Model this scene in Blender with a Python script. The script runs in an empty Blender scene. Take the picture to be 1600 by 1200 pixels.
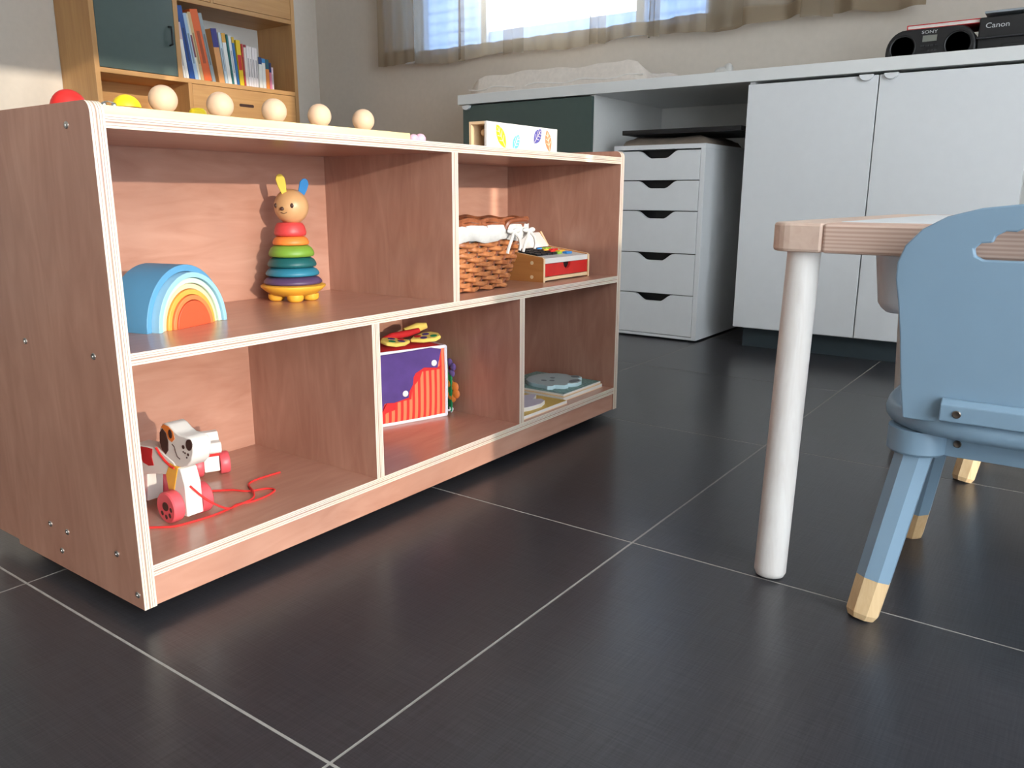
import bpy, math, random
from mathutils import Matrix, Vector
random.seed(7)
S = bpy.context.scene
COL = S.collection

# ------------------------------------------------------------------ camera
cam_d = bpy.data.cameras.new('camera'); cam = bpy.data.objects.new('camera', cam_d); COL.objects.link(cam)
cam_d.sensor_width = 36; cam_d.lens = 28.145; cam_d.clip_start = .05
yaw, pit, rol = .9474, -.2304, .0033
fw = Vector((math.sin(yaw)*math.cos(pit), math.cos(yaw)*math.cos(pit), math.sin(pit)))
rt = fw.cross(Vector((0, 0, 1))).normalized(); up = rt.cross(fw)
r2 = rt*math.cos(rol)+up*math.sin(rol); u2 = up*math.cos(rol)-rt*math.sin(rol)
cam.matrix_world = Matrix(((r2.x, u2.x, -fw.x, -.6323), (r2.y, u2.y, -fw.y, -1.2115), (r2.z, u2.z, -fw.z, .5188), (0, 0, 0, 1)))
S.camera = cam

# ------------------------------------------------------------------ world, sun, window portals, exposure
w = bpy.data.worlds.new('sky'); S.world = w; w.use_nodes = True
bg = w.node_tree.nodes['Background']; bg.inputs[0].default_value = (.78, .89, 1.0, 1); bg.inputs[1].default_value = 7.6
sd = bpy.data.lights.new('sun', 'SUN'); sun = bpy.data.objects.new('sun', sd); COL.objects.link(sun)
sd.energy = 5.8; sd.angle = math.radians(.6); sd.color = (1, .90, .76)
sun.rotation_euler = Vector((.27, 1, -.165)).to_track_quat('-Z', 'Y').to_euler()
def portal(name, loc, rot, sx, sy):
    d = bpy.data.lights.new(name, 'AREA'); o = bpy.data.objects.new(name, d); COL.objects.link(o)
    d.shape = 'RECTANGLE'; d.size = sx; d.size_y = sy; d.cycles.is_portal = True
    o.location = loc; o.rotation_euler = rot
portal('portal_front_window', (.175, -2.63, 1.345), (math.pi/2, 0, 0), .49, 1.21)
portal('portal_added_opening', (.71, -2.63, 1.0), (math.pi/2, 0, 0), .58, 1.9)  # unseen opening added to let in more sky light
portal('portal_french_window', (-.935, -2.63, 1.0), (math.pi/2, 0, 0), 1.73, 1.9)
S.view_settings.view_transform = 'Standard'; S.view_settings.look = 'None'
S.view_settings.exposure = 0.38; S.view_settings.gamma = 1; S.view_settings.use_curve_mapping = False

# ------------------------------------------------------------------ materials
def lin(c): return tuple((x/255/12.92 if x/255 <= .04045 else ((x/255+.055)/1.055)**2.4) for x in c)+(1,)
def newmat(name):
    m = bpy.data.materials.new(name); m.use_nodes = True
    return m, m.node_tree.nodes, m.node_tree.links, m.node_tree.nodes['Principled BSDF']
def plain(name, c, rough=.5, noise=.06, scale=30, metal=0, spec=.5, bump=0):
    m, N, L, b = newmat(name)
    b.inputs['Roughness'].default_value = rough; b.inputs['Metallic'].default_value = metal
    b.inputs['Specular IOR Level'].default_value = spec
    c = lin(c); tc = N.new('ShaderNodeTexCoord'); n = N.new('ShaderNodeTexNoise'); n.inputs['Scale'].default_value = scale
    n.inputs['Detail'].default_value = 4
    L.new(tc.outputs['Object'], n.inputs['Vector'])
    r = N.new('ShaderNodeValToRGB'); L.new(n.outputs['Fac'], r.inputs[0])
    r.color_ramp.elements[0].position = .3; r.color_ramp.elements[1].position = .7
    r.color_ramp.elements[0].color = tuple(x*(1-noise) for x in c[:3])+(1,)
    r.color_ramp.elements[1].color = tuple(min(1, x*(1+noise)) for x in c[:3])+(1,)
    L.new(r.outputs[0], b.inputs['Base Color'])
    if bump:
        bp = N.new('ShaderNodeBump'); bp.inputs['Strength'].default_value = bump; bp.inputs['Distance'].default_value = .002
        L.new(n.outputs['Fac'], bp.inputs['Height']); L.new(bp.outputs[0], b.inputs['Normal'])
    return m
def wood(name, c1, c2, grain='z', scale=6, stretch=14, rough=.4, dist=1.2, bands=0, coat=0):
    """grain runs along one object axis"""
    m, N, L, b = newmat(name); b.inputs['Roughness'].default_value = rough
    tc = N.new('ShaderNodeTexCoord'); mp = N.new('ShaderNodeMapping'); L.new(tc.outputs['Object'], mp.inputs[0])
    sc = [scale*stretch]*3; sc['xyz'.index(grain)] = scale; mp.inputs['Scale'].default_value = sc
    n = N.new('ShaderNodeTexNoise'); n.inputs['Scale'].default_value = 1; n.inputs['Detail'].default_value = 5; n.inputs['Distortion'].default_value = dist
    L.new(mp.outputs[0], n.inputs['Vector'])
    mp2 = N.new('ShaderNodeMapping'); L.new(tc.outputs['Object'], mp2.inputs[0])
    sc2 = [scale*1.6]*3; sc2['xyz'.index(grain)] = scale*.4; mp2.inputs['Scale'].default_value = sc2
    n2 = N.new('ShaderNodeTexNoise'); n2.inputs['Scale'].default_value = 1; n2.inputs['Detail'].default_value = 3; n2.inputs['Distortion'].default_value = 1.5
    L.new(mp2.outputs[0], n2.inputs['Vector'])
    fac = N.new('ShaderNodeMath'); fac.operation = 'MULTIPLY_ADD'; fac.inputs[1].default_value = .45
    L.new(n.outputs['Fac'], fac.inputs[0])
    h = N.new('ShaderNodeMath'); h.operation = 'MULTIPLY'; h.inputs[1].default_value = .55
    if bands:
        wv = N.new('ShaderNodeTexWave'); wv.wave_type = 'BANDS'; wv.bands_direction = {'x': 'Y', 'y': 'Z', 'z': 'X'}[grain]
        mp3 = N.new('ShaderNodeMapping'); L.new(tc.outputs['Object'], mp3.inputs[0])
        s3 = [bands]*3; s3['xyz'.index(grain)] = bands*.06; mp3.inputs['Scale'].default_value = s3
        L.new(mp3.outputs[0], wv.inputs['Vector']); wv.inputs['Scale'].default_value = 1; wv.inputs['Distortion'].default_value = 2.5; wv.inputs['Detail'].default_value = 2
        L.new(wv.outputs['Fac'], h.inputs[0])
    else: L.new(n2.outputs['Fac'], h.inputs[0])
    L.new(h.outputs[0], fac.inputs[2])
    r = N.new('ShaderNodeValToRGB'); L.new(fac.outputs[0], r.inputs[0])
    r.color_ramp.elements[0].position = .32; r.color_ramp.elements[1].position = .68
    r.color_ramp.elements[0].color = lin(c2); r.color_ramp.elements[1].color = lin(c1)
    L.new(r.outputs[0], b.inputs['Base Color'])
    b.inputs['Coat Weight'].default_value = coat; b.inputs['Coat Roughness'].default_value = .2
    return m
def plyedge(name, axis, thick):
    """layered birch edge: plies stacked across the sheet thickness"""
    m, N, L, b = newmat(name); b.inputs['Roughness'].default_value = .55
    tc = N.new('ShaderNodeTexCoord'); sp = N.new('ShaderNodeSeparateXYZ'); L.new(tc.outputs['Object'], sp.inputs[0])
    d = N.new('ShaderNodeMath'); d.operation = 'DIVIDE'; d.inputs[1].default_value = thick; L.new(sp.outputs[axis], d.inputs[0])
    r = N.new('ShaderNodeValToRGB'); r.color_ramp.interpolation = 'CONSTANT'; L.new(d.outputs[0], r.inputs[0])
    cr = lin((224, 209, 192)); dk = lin((150, 124, 106)); pk = lin((190, 156, 138)); bl = lin((132, 110, 96))
    st = [(0, cr), (.17, dk), (.21, cr), (.36, pk), (.42, bl), (.45, pk), (.5, cr), (.62, bl), (.66, cr), (.80, dk), (.835, cr)]
    E = r.color_ramp.elements
    while len(E) < len(st): E.new(.5)
    for e, (p, c) in zip(E, st): e.position = p; e.color = c
    n = N.new('ShaderNodeTexNoise'); n.inputs['Scale'].default_value = 18; L.new(tc.outputs['Object'], n.inputs['Vector'])
    mx = N.new('ShaderNodeMixRGB'); mx.blend_type = 'MULTIPLY'; mx.inputs[0].default_value = .18
    L.new(r.outputs[0], mx.inputs[1]); L.new(n.outputs['Color'], mx.inputs[2]); L.new(mx.outputs[0], b.inputs['Base Color'])
    return m
def sheer(name, c, trans, dapple=.0, tl_w=.5):
    m, N, L, b = newmat(name)
    out = N['Material Output']; N.remove(b)
    t = N.new('ShaderNodeBsdfTransparent'); d = N.new('ShaderNodeBsdfDiffuse'); tl = N.new('ShaderNodeBsdfTranslucent')
    d.inputs[0].default_value = lin(c); tl.inputs[0].default_value = lin(c)
    a = N.new('ShaderNodeMixShader'); a.inputs[0].default_value = tl_w; L.new(d.outputs[0], a.inputs[1]); L.new(tl.outputs[0], a.inputs[2])
    x = N.new('ShaderNodeMixShader'); x.inputs[0].default_value = 1-trans
    if dapple:  # patchy transparency added to dapple the sun passing through
        tc = N.new('ShaderNodeTexCoord'); n = N.new('ShaderNodeTexNoise'); n.inputs['Scale'].default_value = 6; n.inputs['Detail'].default_value = 3
        mp = N.new('ShaderNodeMapping'); mp.inputs['Scale'].default_value = (1, 1, .6); L.new(tc.outputs['Object'], mp.inputs[0]); L.new(mp.outputs[0], n.inputs['Vector'])
        mr = N.new('ShaderNodeMapRange'); mr.inputs[1].default_value = .3; mr.inputs[2].default_value = .7
        mr.inputs[3].default_value = 1-trans-dapple; mr.inputs[4].default_value = 1-trans+dapple
        L.new(n.outputs['Fac'], mr.inputs[0]); L.new(mr.outputs[0], x.inputs[0])
    L.new(t.outputs[0], x.inputs[1]); L.new(a.outputs[0], x.inputs[2]); L.new(x.outputs[0], out.inputs[0])
    return m

M = {}
M['wall'] = plain('wall_paint', (214, 205, 194), .85, .02, 40)
M['ceil'] = plain('ceiling_paint', (232, 230, 226), .9, .02, 20)
M['grout'] = plain('grout', (158, 154, 148), .9, .1, 60)
M['ply_z'] = wood('red_plywood_upright', (180, 136, 117), (154, 107, 89), 'z', 5, 5, .34, 2.6, coat=.15)
M['ply_x'] = wood('red_plywood_lengthwise', (192, 146, 126), (170, 120, 100), 'x', 5, 5, .30, 2.6, coat=.25)
M['edge_x'] = plyedge('plywood_edge_upright', 0, .0163)
M['edge_z'] = plyedge('plywood_edge_flat', 2, .0145)
M['screw'] = plain('zinc_screw', (200, 200, 198), .3, .05, 80, 1)
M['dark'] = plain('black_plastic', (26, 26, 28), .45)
M['blackgloss'] = plain('glossy_black_plastic', (20, 20, 22), .28)
M['oak_z'] = wood('oak_upright', (206, 160, 104), (184, 134, 82), 'z', 3, 16, .5)
M['oak_x'] = wood('oak_lengthwise', (206, 160, 104), (184, 134, 82), 'x', 3, 16, .5)
M['green'] = plain('dark_green_lacquer', (72, 88, 84), .42, .03)
M['white'] = plain('white_lacquer', (226, 228, 230), .38, .01)
M['whitematt'] = plain('white_board', (224, 224, 222), .55, .01)
M['counter'] = plain('white_worktop', (228, 229, 228), .4, .01)
M['plinth'] = plain('blue_grey_plinth', (52, 64, 70), .5)
M['pine'] = wood('pale_pine', (240, 218, 190), (226, 192, 160), 'z', 4, 12, .5, bands=60)
M['pine_x'] = wood('pale_pine_rail', (230, 206, 188), (210, 178, 160), 'x', 4, 14, .5, bands=0)
M['pine_y'] = wood('pink_pine_rail', (224, 197, 180), (205, 170, 152), 'y', 4, 16, .5, bands=62)
M['pinewhite'] = wood('whitewashed_pine', (240, 236, 232), (222, 214, 208), 'z', 4, 22, .5)
M['tip'] = wood('bare_pine_tip', (232, 204, 160), (206, 166, 118), 'z', 6, 20, .5)
M['beech'] = plain('beech', (232, 200, 158), .5, .05, 25)
M['ball'] = plain('raw_beech_ball', (216, 182, 152), .6, .04, 40)
M['blue'] = plain('dusty_blue_paint', (128, 154, 174), .42, .015, 20)
M['linen'] = sheer('taupe_linen_sheer', (182, 168, 148), .42)
M['linenhem'] = sheer('taupe_linen_doubled', (176, 160, 138), .06)
M['sheer'] = sheer('white_sheer', (240, 238, 234), .34, dapple=.09, tl_w=.75)
M['beige'] = plain('beige_cotton', (226, 216, 206), .9, .05, 60, bump=.3)
M['piping'] = plain('pale_piping', (232, 226, 220), .8)
M['wicker'] = wood('honey_willow', (212, 142, 90), (146, 80, 46), 'z', 30, 2, .32, coat=.4)
M['wickerdark'] = plain('dark_willow', (128, 70, 44), .4, .25, 60)
M['cloth'] = plain('grey_white_cotton', (202, 200, 196), .9, .06, 80, bump=.4)
M['red'] = plain('red_paint', (206, 40, 36), .4)
M['redcloth'] = plain('red_cloth', (196, 30, 34), .8, .1, 50)
M['orange'] = plain('orange_paint', (232, 130, 56), .45)
M['lime'] = plain('lime_green_paint', (118, 158, 56), .45, .08)
M['dkteal'] = plain('dark_teal_paint', (26, 92, 94), .45, .08)
M['teal'] = plain('teal_paint', (44, 122, 146), .45, .08)
M['purple'] = plain('plum_paint', (84, 62, 96), .45, .08)
M['amber'] = plain('amber_paint', (232, 172, 56), .45)
M['yellow'] = plain('yellow_paint', (244, 214, 30), .4)
M['paleyellow'] = plain('pale_yellow_felt', (216, 186, 66), .7)
M['feltblue'] = plain('blue_felt', (44, 124, 190), .8)
M['pink'] = plain('coral_pink_paint', (214, 84, 92), .4)
M['toywhite'] = plain('toy_white_paint', (226, 221, 214), .5, .01)
M['brown'] = plain('dark_brown_print', (66, 40, 32), .5)
M['cord'] = plain('red_cord', (214, 44, 40), .8)

# ------------------------------------------------------------------ mesh helpers
class MB:
    def __init__(s): s.v = []; s.f = []; s.m = []
    def add(s, v, f, m=0):
        o = len(s.v); s.v += [tuple(p) for p in v]; s.f += [tuple(i+o for i in q) for q in f]
        s.m += (m if isinstance(m, list) else [m]*len(f)); return s
    def box(s, x0, x1, y0, y1, z0, z1, m=0):
        if isinstance(m, dict):
            g = lambda k: m.get(k, m.get('', 0)); m = [g('-z'), g('+z'), g('-y'), g('+x'), g('+y'), g('-x')]
        v = [(x0, y0, z0), (x1, y0, z0), (x1, y1, z0), (x0, y1, z0), (x0, y0, z1), (x1, y0, z1), (x1, y1, z1), (x0, y1, z1)]
        return s.add(v, [(0, 3, 2, 1), (4, 5, 6, 7), (0, 1, 5, 4), (1, 2, 6, 5), (2, 3, 7, 6), (3, 0, 4, 7)], m)
    def prism(s, pts, plane, a, b, m=0, ms=None, skip=()):
        """pts counter-clockwise in (u,v); plane xy / xz / yz, extruded from a to b"""
        k = {'xy': lambda u, v, w: (u, v, w), 'xz': lambda u, v, w: (u, w, v), 'yz': lambda u, v, w: (w, u, v)}[plane]
        n = len(pts); ms = m if ms is None else ms
        V = [k(u, v, a) for u, v in pts]+[k(u, v, b) for u, v in pts]
        F = [tuple(range(n))[::-1], tuple(range(n, 2*n))]; mm = [m, m]
        for i in range(n):
            if i in skip: continue
            j = (i+1) % n; F.append((i, j, n+j, n+i)); mm.append(ms)
        return s.add(V, F, mm)
    def lathe(s, prof, n=32, c=(0, 0, 0), axis='z', m=0, sx=1, sy=1):
        V = []; F = []
        k = {'z': lambda x, y, h: (c[0]+x, c[1]+y, c[2]+h), 'x': lambda x, y, h: (c[0]+h, c[1]+x, c[2]+y), 'y': lambda x, y, h: (c[0]+y, c[1]+h, c[2]+x)}[axis]
        for r, h in prof:
            for i in range(n): a = 2*math.pi*i/n; V.append(k(r*math.cos(a)*sx, r*math.sin(a)*sy, h))
        q = len(prof)
        for j in range(q-1):
            for i in range(n): i2 = (i+1) % n; F.append((j*n+i, j*n+i2, (j+1)*n+i2, (j+1)*n+i))
        F.append(tuple(range(n))[::-1]); F.append(tuple((q-1)*n+i for i in range(n)))
        return s.add(V, F, m)
    def ball(s, c, r, n=24, m=0, sx=1, sy=1, sz=1, h0=-1):
        a0 = math.asin(max(-1, h0)) if h0 > -1 else -math.pi/2+.06
        st = [a0+(math.pi/2-.03-a0)*i/14 for i in range(15)]
        return s.lathe([(r*math.cos(a), r*sz*math.sin(a)) for a in st], n, c, 'z', m, sx, sy)
    def tube(s, path, r, n=8, closed=False, m=0, ref=None):
        P = [Vector(p) for p in path]; q = len(P); V = []; F = []
        rr = r if isinstance(r, (list, tuple)) else [r]*q
        pn = None
        for i, p in enumerate(P):
            a = P[(i-1) % q] if (closed or i > 0) else P[i]; b = P[(i+1) % q] if (closed or i < q-1) else P[i]
            t = (b-a).normalized()
            if pn is None:
                h = Vector(ref) if ref else (Vector((0, 0, 1)) if abs(t.z) < .9 else Vector((1, 0, 0)))
                nn = (h-t*h.dot(t)).normalized()
            else: nn = (pn-t*pn.dot(t)).normalized()
            pn = nn; bb = t.cross(nn)
            for k in range(n): g = 2*math.pi*k/n+math.pi/n; V.append(p+(nn*math.cos(g)+bb*math.sin(g))*rr[i])
        for i in range(q if closed else q-1):
            j = (i+1) % q
            for k in range(n): k2 = (k+1) % n; F.append((i*n+k, i*n+k2, j*n+k2, j*n+k))
        if not closed: F.append(tuple(range(n))[::-1]); F.append(tuple((q-1)*n+k for k in range(n)))
        return s.add(V, F, m)
    def build(s, name, mats, parent=None, loc=(0, 0, 0), rot=(0, 0, 0), smooth=False, bevel=0, seg=2, auto=None):
        me = bpy.data.meshes.new(name); me.from_pydata(s.v, [], s.f); me.validate()
        for mt in (mats if isinstance(mats, (list, tuple)) else [mats]): me.materials.append(mt)
        if len(me.polygons) == len(s.m): me.polygons.foreach_set('material_index', s.m)
        o = bpy.data.objects.new(name, me); COL.objects.link(o); o.location = loc; o.rotation_euler = rot
        if parent: o.parent = parent
        if smooth:
            me.polygons.foreach_set('use_smooth', [True]*len(me.polygons))
            try: me.set_sharp_from_angle(angle=math.radians(auto or 40))
            except Exception: pass
        if bevel:
            b = o.modifiers.new('bevel', 'BEVEL'); b.width = bevel; b.segments = seg; b.limit_method = 'ANGLE'; b.angle_limit = math.radians(40)
        me.update()
        return o
def tag(o, label, cat, group=None, kind=None):
    o['label'] = label; o['category'] = cat
    if group: o['group'] = group
    if kind: o['kind'] = kind
    return o
def thing(name, label, cat, loc=(0, 0, 0), rz=0, group=None):
    o = bpy.data.objects.new(name, None); COL.objects.link(o); o.empty_display_size = .02
    o.location = loc; o.rotation_euler = (0, 0, rz); return tag(o, label, cat, group)
def struct(o): o['kind'] = 'structure'; return o
def B(name, mat, parent, x0, x1, y0, y1, z0, z1, bevel=0, m=0, seg=2):
    return MB().box(x0, x1, y0, y1, z0, z1, m).build(name, mat, parent, bevel=bevel, seg=seg)
def rrect(x0, x1, y0, y1, r, n=6):
    p = []
    for cx, cy, a in ((x1-r, y0+r, -90), (x1-r, y1-r, 0), (x0+r, y1-r, 90), (x0+r, y0+r, 180)):
        for i in range(n+1): t = math.radians(a+90*i/n); p.append((cx+r*math.cos(t), cy+r*math.sin(t)))
    return p
def ell(cx, cy, a, b, rot=0, n=20):
    return [(cx+a*math.cos(t)*math.cos(rot)-b*math.sin(t)*math.sin(rot), cy+a*math.cos(t)*math.sin(rot)+b*math.sin(t)*math.cos(rot)) for t in (2*math.pi*i/n for i in range(n))]
def text(name, body, size, mat, parent, loc, rot, depth=.0003, sx=1, shear=0):
    c = bpy.data.curves.new(name, 'FONT'); c.body = body; c.size = size; c.extrude = depth; c.align_x = 'CENTER'; c.align_y = 'CENTER'; c.shear = shear
    t = bpy.data.objects.new(name, c); COL.objects.link(t)
    dg = bpy.context.evaluated_depsgraph_get(); me = bpy.data.meshes.new_from_object(t.evaluated_get(dg))
    bpy.data.objects.remove(t)
    o = bpy.data.objects.new(name, me); COL.objects.link(o); me.materials.clear(); me.materials.append(mat)
    o.location = loc; o.rotation_euler = rot; o.scale = (sx, 1, 1)
    if parent: o.parent = parent
    return o
# ================================================================== THE ROOM
XR, YB, XL, YF, ZC = 2.73, 2.60, -2.60, -2.60, 2.50
def tilemat():
    m, N, L, b = newmat('dark_linen_tile')
    tc = N.new('ShaderNodeTexCoord'); col = []
    for sc in ((14, 420, 1), (420, 14, 1)):
        mp = N.new('ShaderNodeMapping'); mp.inputs['Scale'].default_value = sc; L.new(tc.outputs['Object'], mp.inputs[0])
        n = N.new('ShaderNodeTexNoise'); n.inputs['Scale'].default_value = 1; n.inputs['Detail'].default_value = 3; L.new(mp.outputs[0], n.inputs['Vector']); col.append(n)
    ad = N.new('ShaderNodeMath'); ad.operation = 'ADD'; L.new(col[0].outputs['Fac'], ad.inputs[0]); L.new(col[1].outputs['Fac'], ad.inputs[1])
    r = N.new('ShaderNodeValToRGB'); hf = N.new('ShaderNodeMath'); hf.operation = 'MULTIPLY'; hf.inputs[1].default_value = .5
    L.new(ad.outputs[0], hf.inputs[0]); L.new(hf.outputs[0], r.inputs[0])
    r.color_ramp.elements[0].position = .35; r.color_ramp.elements[0].color = lin((44, 43, 46)); r.color_ramp.elements[1].position = .65; r.color_ramp.elements[1].color = lin((61, 60, 64))
    L.new(r.outputs[0], b.inputs['Base Color']); b.inputs['Roughness'].default_value = .28
    bp = N.new('ShaderNodeBump'); bp.inputs['Strength'].default_value = .12; bp.inputs['Distance'].default_value = .001
    L.new(ad.outputs[0], bp.inputs['Height']); L.new(bp.outputs[0], b.inputs['Normal'])
    return m
floor = struct(B('floor', M['grout'], None, XL, XR, YF, YB, -.08, -.0004))
tmat = tilemat(); TS, GX, GY = .6095, .406, -.694
tmesh = None
for i in range(-6, 6):
    for j in range(-5, 7):
        x0, y0 = GX+i*TS, GY+j*TS
        a0, a1, c0, c1 = max(x0+.0018, XL), min(x0+TS-.0018, XR), max(y0+.0018, YF), min(y0+TS-.0018, YB)
        if a1-a0 < .01 or c1-c0 < .01: continue
        full = a1-a0 > TS-.005 and c1-c0 > TS-.005
        if full and tmesh:
            o = bpy.data.objects.new('tile', tmesh); COL.objects.link(o); o.parent = floor; o.location = (a0, c0, 0)
        else:
            o = MB().box(0, a1-a0, 0, c1-c0, -.009, 0).build('tile', tmat, floor, loc=(a0, c0, 0))
            if full: tmesh = o.data
struct(B('ceiling', M['ceil'], None, XL-.1, XR+.2, YF-.1, YB+.1, ZC, ZC+.1))
struct(B('wall_back', M['wall'], None, XL-.1, XR+.2, YB, YB+.1, -.08, ZC))
WY0, WY1, WZ0, WZ1 = .20, 1.90, 1.20, 2.15
g = MB(); X2 = XR+.2
g.box(XR, X2, YF-.1, WY0, -.08, ZC); g.box(XR, X2, WY1, YB, -.08, ZC); g.box(XR, X2, WY0, WY1, -.08, WZ0); g.box(XR, X2, WY0, WY1, WZ1, ZC)
struct(g.build('wall_right', M['wall']))
g = MB(); g.box(XL-.1, -1.8, YF-.1, YF, -.08, ZC); g.box(1.0, XR, YF-.1, YF, -.08, ZC); g.box(-1.8, 1.0, YF-.1, YF, 1.95, ZC); g.box(-1.8, -.07, YF-.1, YF, -.08, .05); g.box(-.07, .42, YF-.1, YF, -.08, .74); g.box(.42, 1.0, YF-.1, YF, -.08, .05)  # middle sill raised to keep sun off the chair; right-hand opening added for daylight
struct(g.build('wall_front', M['wall']))
struct(B('wall_left', M['wall'], None, XL-.1, XL, YF, YB, -.08, ZC))
# window in the counter wall: glazed middle sash, side sashes with their shutters down
M['frame'] = plain('white_window_frame', (232, 236, 240), .4, .01)
M['shutter'] = sheer('pale_blue_shutter', (196, 212, 232), .0, tl_w=.6)
M['glass'] = sheer('clear_glass', (255, 255, 255), .96)
wn = bpy.data.objects.new('window_1', None); COL.objects.link(wn); wn.location = (XR+.08, 0, 0); struct(wn)
g = MB(); fy = [(WY0, WY0+.05), (.55, .59), (1.43, 1.465), (WY1-.05, WY1)]
for a, b in fy: g.box(0, .06, a, b, WZ0, WZ1)
g.box(0, .06, WY0, WY1, WZ0, WZ0+.05); g.box(0, .06, WY0, WY1, WZ1-.06, WZ1)
g.build('window_frame', M['frame'], wn)
B('window_sill', M['frame'], wn, -.10, 0, WY0, WY1, WZ0, WZ0+.02, .003)
B('translucent_rail', M['shutter'], wn, .026, .034, .59, 1.43, WZ0+.05, WZ0+.13)  # bottom rail made translucent so that daylight brightens it
B('pane', M['glass'], wn, .028, .032, .59, 1.43, WZ0+.13, WZ1-.06)
for a, b in ((WY0+.05, .55), (1.465, WY1-.05)):
    n = 16; h = (WZ1-.06-WZ0-.05)/n
    for k in range(n): B('shutter_slat', M['shutter'], wn, .034, .044, a, b, WZ0+.05+k*h+.0008, WZ0+.05+(k+1)*h-.0008)
for nm, ax in (('window_2', 'front'),):
    e = bpy.data.objects.new(nm, None); COL.objects.link(e); struct(e); g = MB()
    if ax == 'front':
        e.location = (0, YF-.06, 0)
        for x in (-1.8, -1.0): g.box(x, x+.05, -.03, .03, .05, 1.95)
        g.box(.95, 1.0, -.03, .03, .05, 1.95)
        g.box(-1.8, -.07, -.03, .03, .05, .10); g.box(-.07, .42, -.03, .03, .74, .79); g.box(.42, 1.0, -.03, .03, .05, .10); g.box(-1.8, 1.0, -.03, .03, 1.90, 1.95)  # also frames the raised sill and the added opening
    g.build('window_frame', M['frame'], e)

# ================================================================== TOY SHELF
SX, SY = -.1676, -.321; LEN = 1.2064; T = .0163; TH = .0145
sh = thing('toy_shelf', 'low reddish plywood toy shelf with five open compartments and pale layered edges', 'shelf', (SX, SY, 0))
yb = .3146
def side(x):
    pts = [(0, .0194), (.334, .0194), (.334, .0265), (.415, .0265), (.415, .606), (.403, .618)]
    r = .013
    for i in range(7): t = math.radians(90+90*i/6); pts.append((r+r*math.cos(t), .618-r+r*math.sin(t)))
    return MB().prism(pts, 'yz', 0, T, 0, 1).build('side_panel', [M['ply_z'], M['edge_x']], sh, loc=(x, 0, 0))
sl = side(0); sr = side(LEN-T)
def scr(par, y, z, sgn):
    o = MB().lathe([(.0042, 0), (.0042, .0006), (.0034, .0014), (.0012, .0012), (.0010, .0005)], 12, (0, 0, 0), 'x').build('screw', M['screw'], par, loc=(-.0012 if sgn < 0 else T, y, z), smooth=True)
    if sgn < 0: o.scale = (-1, 1, 1); o.location.x = 0
for p in ((107, 188),): pass
for y, z in ((.052, .594), (.052, .333), (.225, .333), (.225, .078), (.178, .078), (.20, .045), (.052, .081), (.012, .037)): scr(sl, y, z, -1); 
for y, z in ((.052, .594), (.052, .333), (.225, .333), (.052, .081)): scr(sr, y, z, 1)
def hboard(name, x0, x1, y1, z, th=TH):
    return MB().box(x0, x1, 0, y1, 0, th, {'': 0, '-y': 1}).build(name, [M['ply_x'], M['edge_z']], sh, loc=(0, 0, z-th))
hboard('top_board', T, LEN-T, .41, .6043)
hboard('middle_shelf', T, LEN-T, yb, .3396)
hboard('bottom_shelf', T, LEN-T, yb, .0735)
def div(x, z0, z1): return MB().box(0, T, 0.0004, yb, z0, z1, {'': 0, '-y': 1}).build('divider', [M['ply_z'], M['edge_x']], sh, loc=(x, 0, 0))
div(.6002, .3396, .6043-TH); div(.4027, .0735, .3396-TH); div(.8002, .0735, .3396-TH)
B('back_panel', M['ply_x'], sh, T, LEN-T, yb, yb+.008, .03, .6043-TH)
B('plinth', M['ply_x'], sh, T, LEN-T, .003, .018, .0194, .0735-TH)
for x in (.05, LEN-.05):
    for y in (.06, .36): MB().lathe([(.012, 0), (.014, .004), (.010, .012), (.010, .0594 if y < .3 else .0265)], 16, (x, y, 0)).build('foot', M['dark'], sh, smooth=True)
B('foot_rail', M['dark'], sh, .02, LEN-.02, .35, .37, .0265, .04)
ZT, ZM, ZB = .6043, .3396, .0735
# ================================================================== RAINBOW STACKER (seven loose pieces)
def arch(ro, ri, depth, n=28):
    g = MB(); V = []; F = []
    for k in range(n+1):
        a = math.pi*k/n
        for r in (ro, ri):
            for y in (0, depth): V.append((r*math.cos(a), y, r*math.sin(a)))
    for k in range(n):
        b, c = k*4, k*4+4
        F += [(b, c, c+1, b+1), (b+2, b+3, c+3, c+2), (b, b+2, c+2, c), (b+1, c+1, c+3, b+3)]
    F += [(0, 1, 3, 2), (n*4, n*4+2, n*4+3, n*4+1)]
    return g.add(V, F)
rb = [('sky blue', (88, 146, 184), .0765, .0682, .012), ('light blue', (146, 192, 216), .0675, .0612, 0), ('mint', (186, 214, 190), .0604, .0541, .004),
      ('cream', (224, 198, 160), .0533, .0470, .007), ('amber', (228, 162, 72), .0462, .0399, .004), ('orange', (226, 124, 72), .0391, .0334, .001)]
ra = math.radians(16); rc = Vector((.011, -.2015, ZM))
whichr = ['outermost', 'second largest', 'third largest', 'middle', 'second smallest open', 'smallest open']
for (nm, c, ro, ri, dy), wh in zip(rb, whichr):
    m = plain(nm.replace(' ', '_')+'_paint', c, .5, .01)
    p = rc+Vector((-math.sin(ra)*dy, math.cos(ra)*dy, 0))
    o = arch(ro, ri, .066).build('rainbow_arch', m, None, loc=p, rot=(0, 0, ra), smooth=True, bevel=.0007, auto=50); o.scale = (1, 1, 1.12)
    tag(o, f'{nm} wooden arch, {wh} of the nested rainbow stacker', 'toy', 'arches of the rainbow stacker')
n = 24; pts = [(.0325*math.cos(math.pi*k/n), .0325*math.sin(math.pi*k/n)) for k in range(n+1)]
o = MB().prism(pts, 'xz', 0, .066).build('rainbow_core', plain('coral_red_paint', (214, 86, 52), .5, .01), None, loc=rc, rot=(0, 0, ra), smooth=True, bevel=.0007); o.scale = (1, 1, 1.12)
tag(o, 'solid coral red half disc at the centre of the nested rainbow stacker', 'toy')

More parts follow.
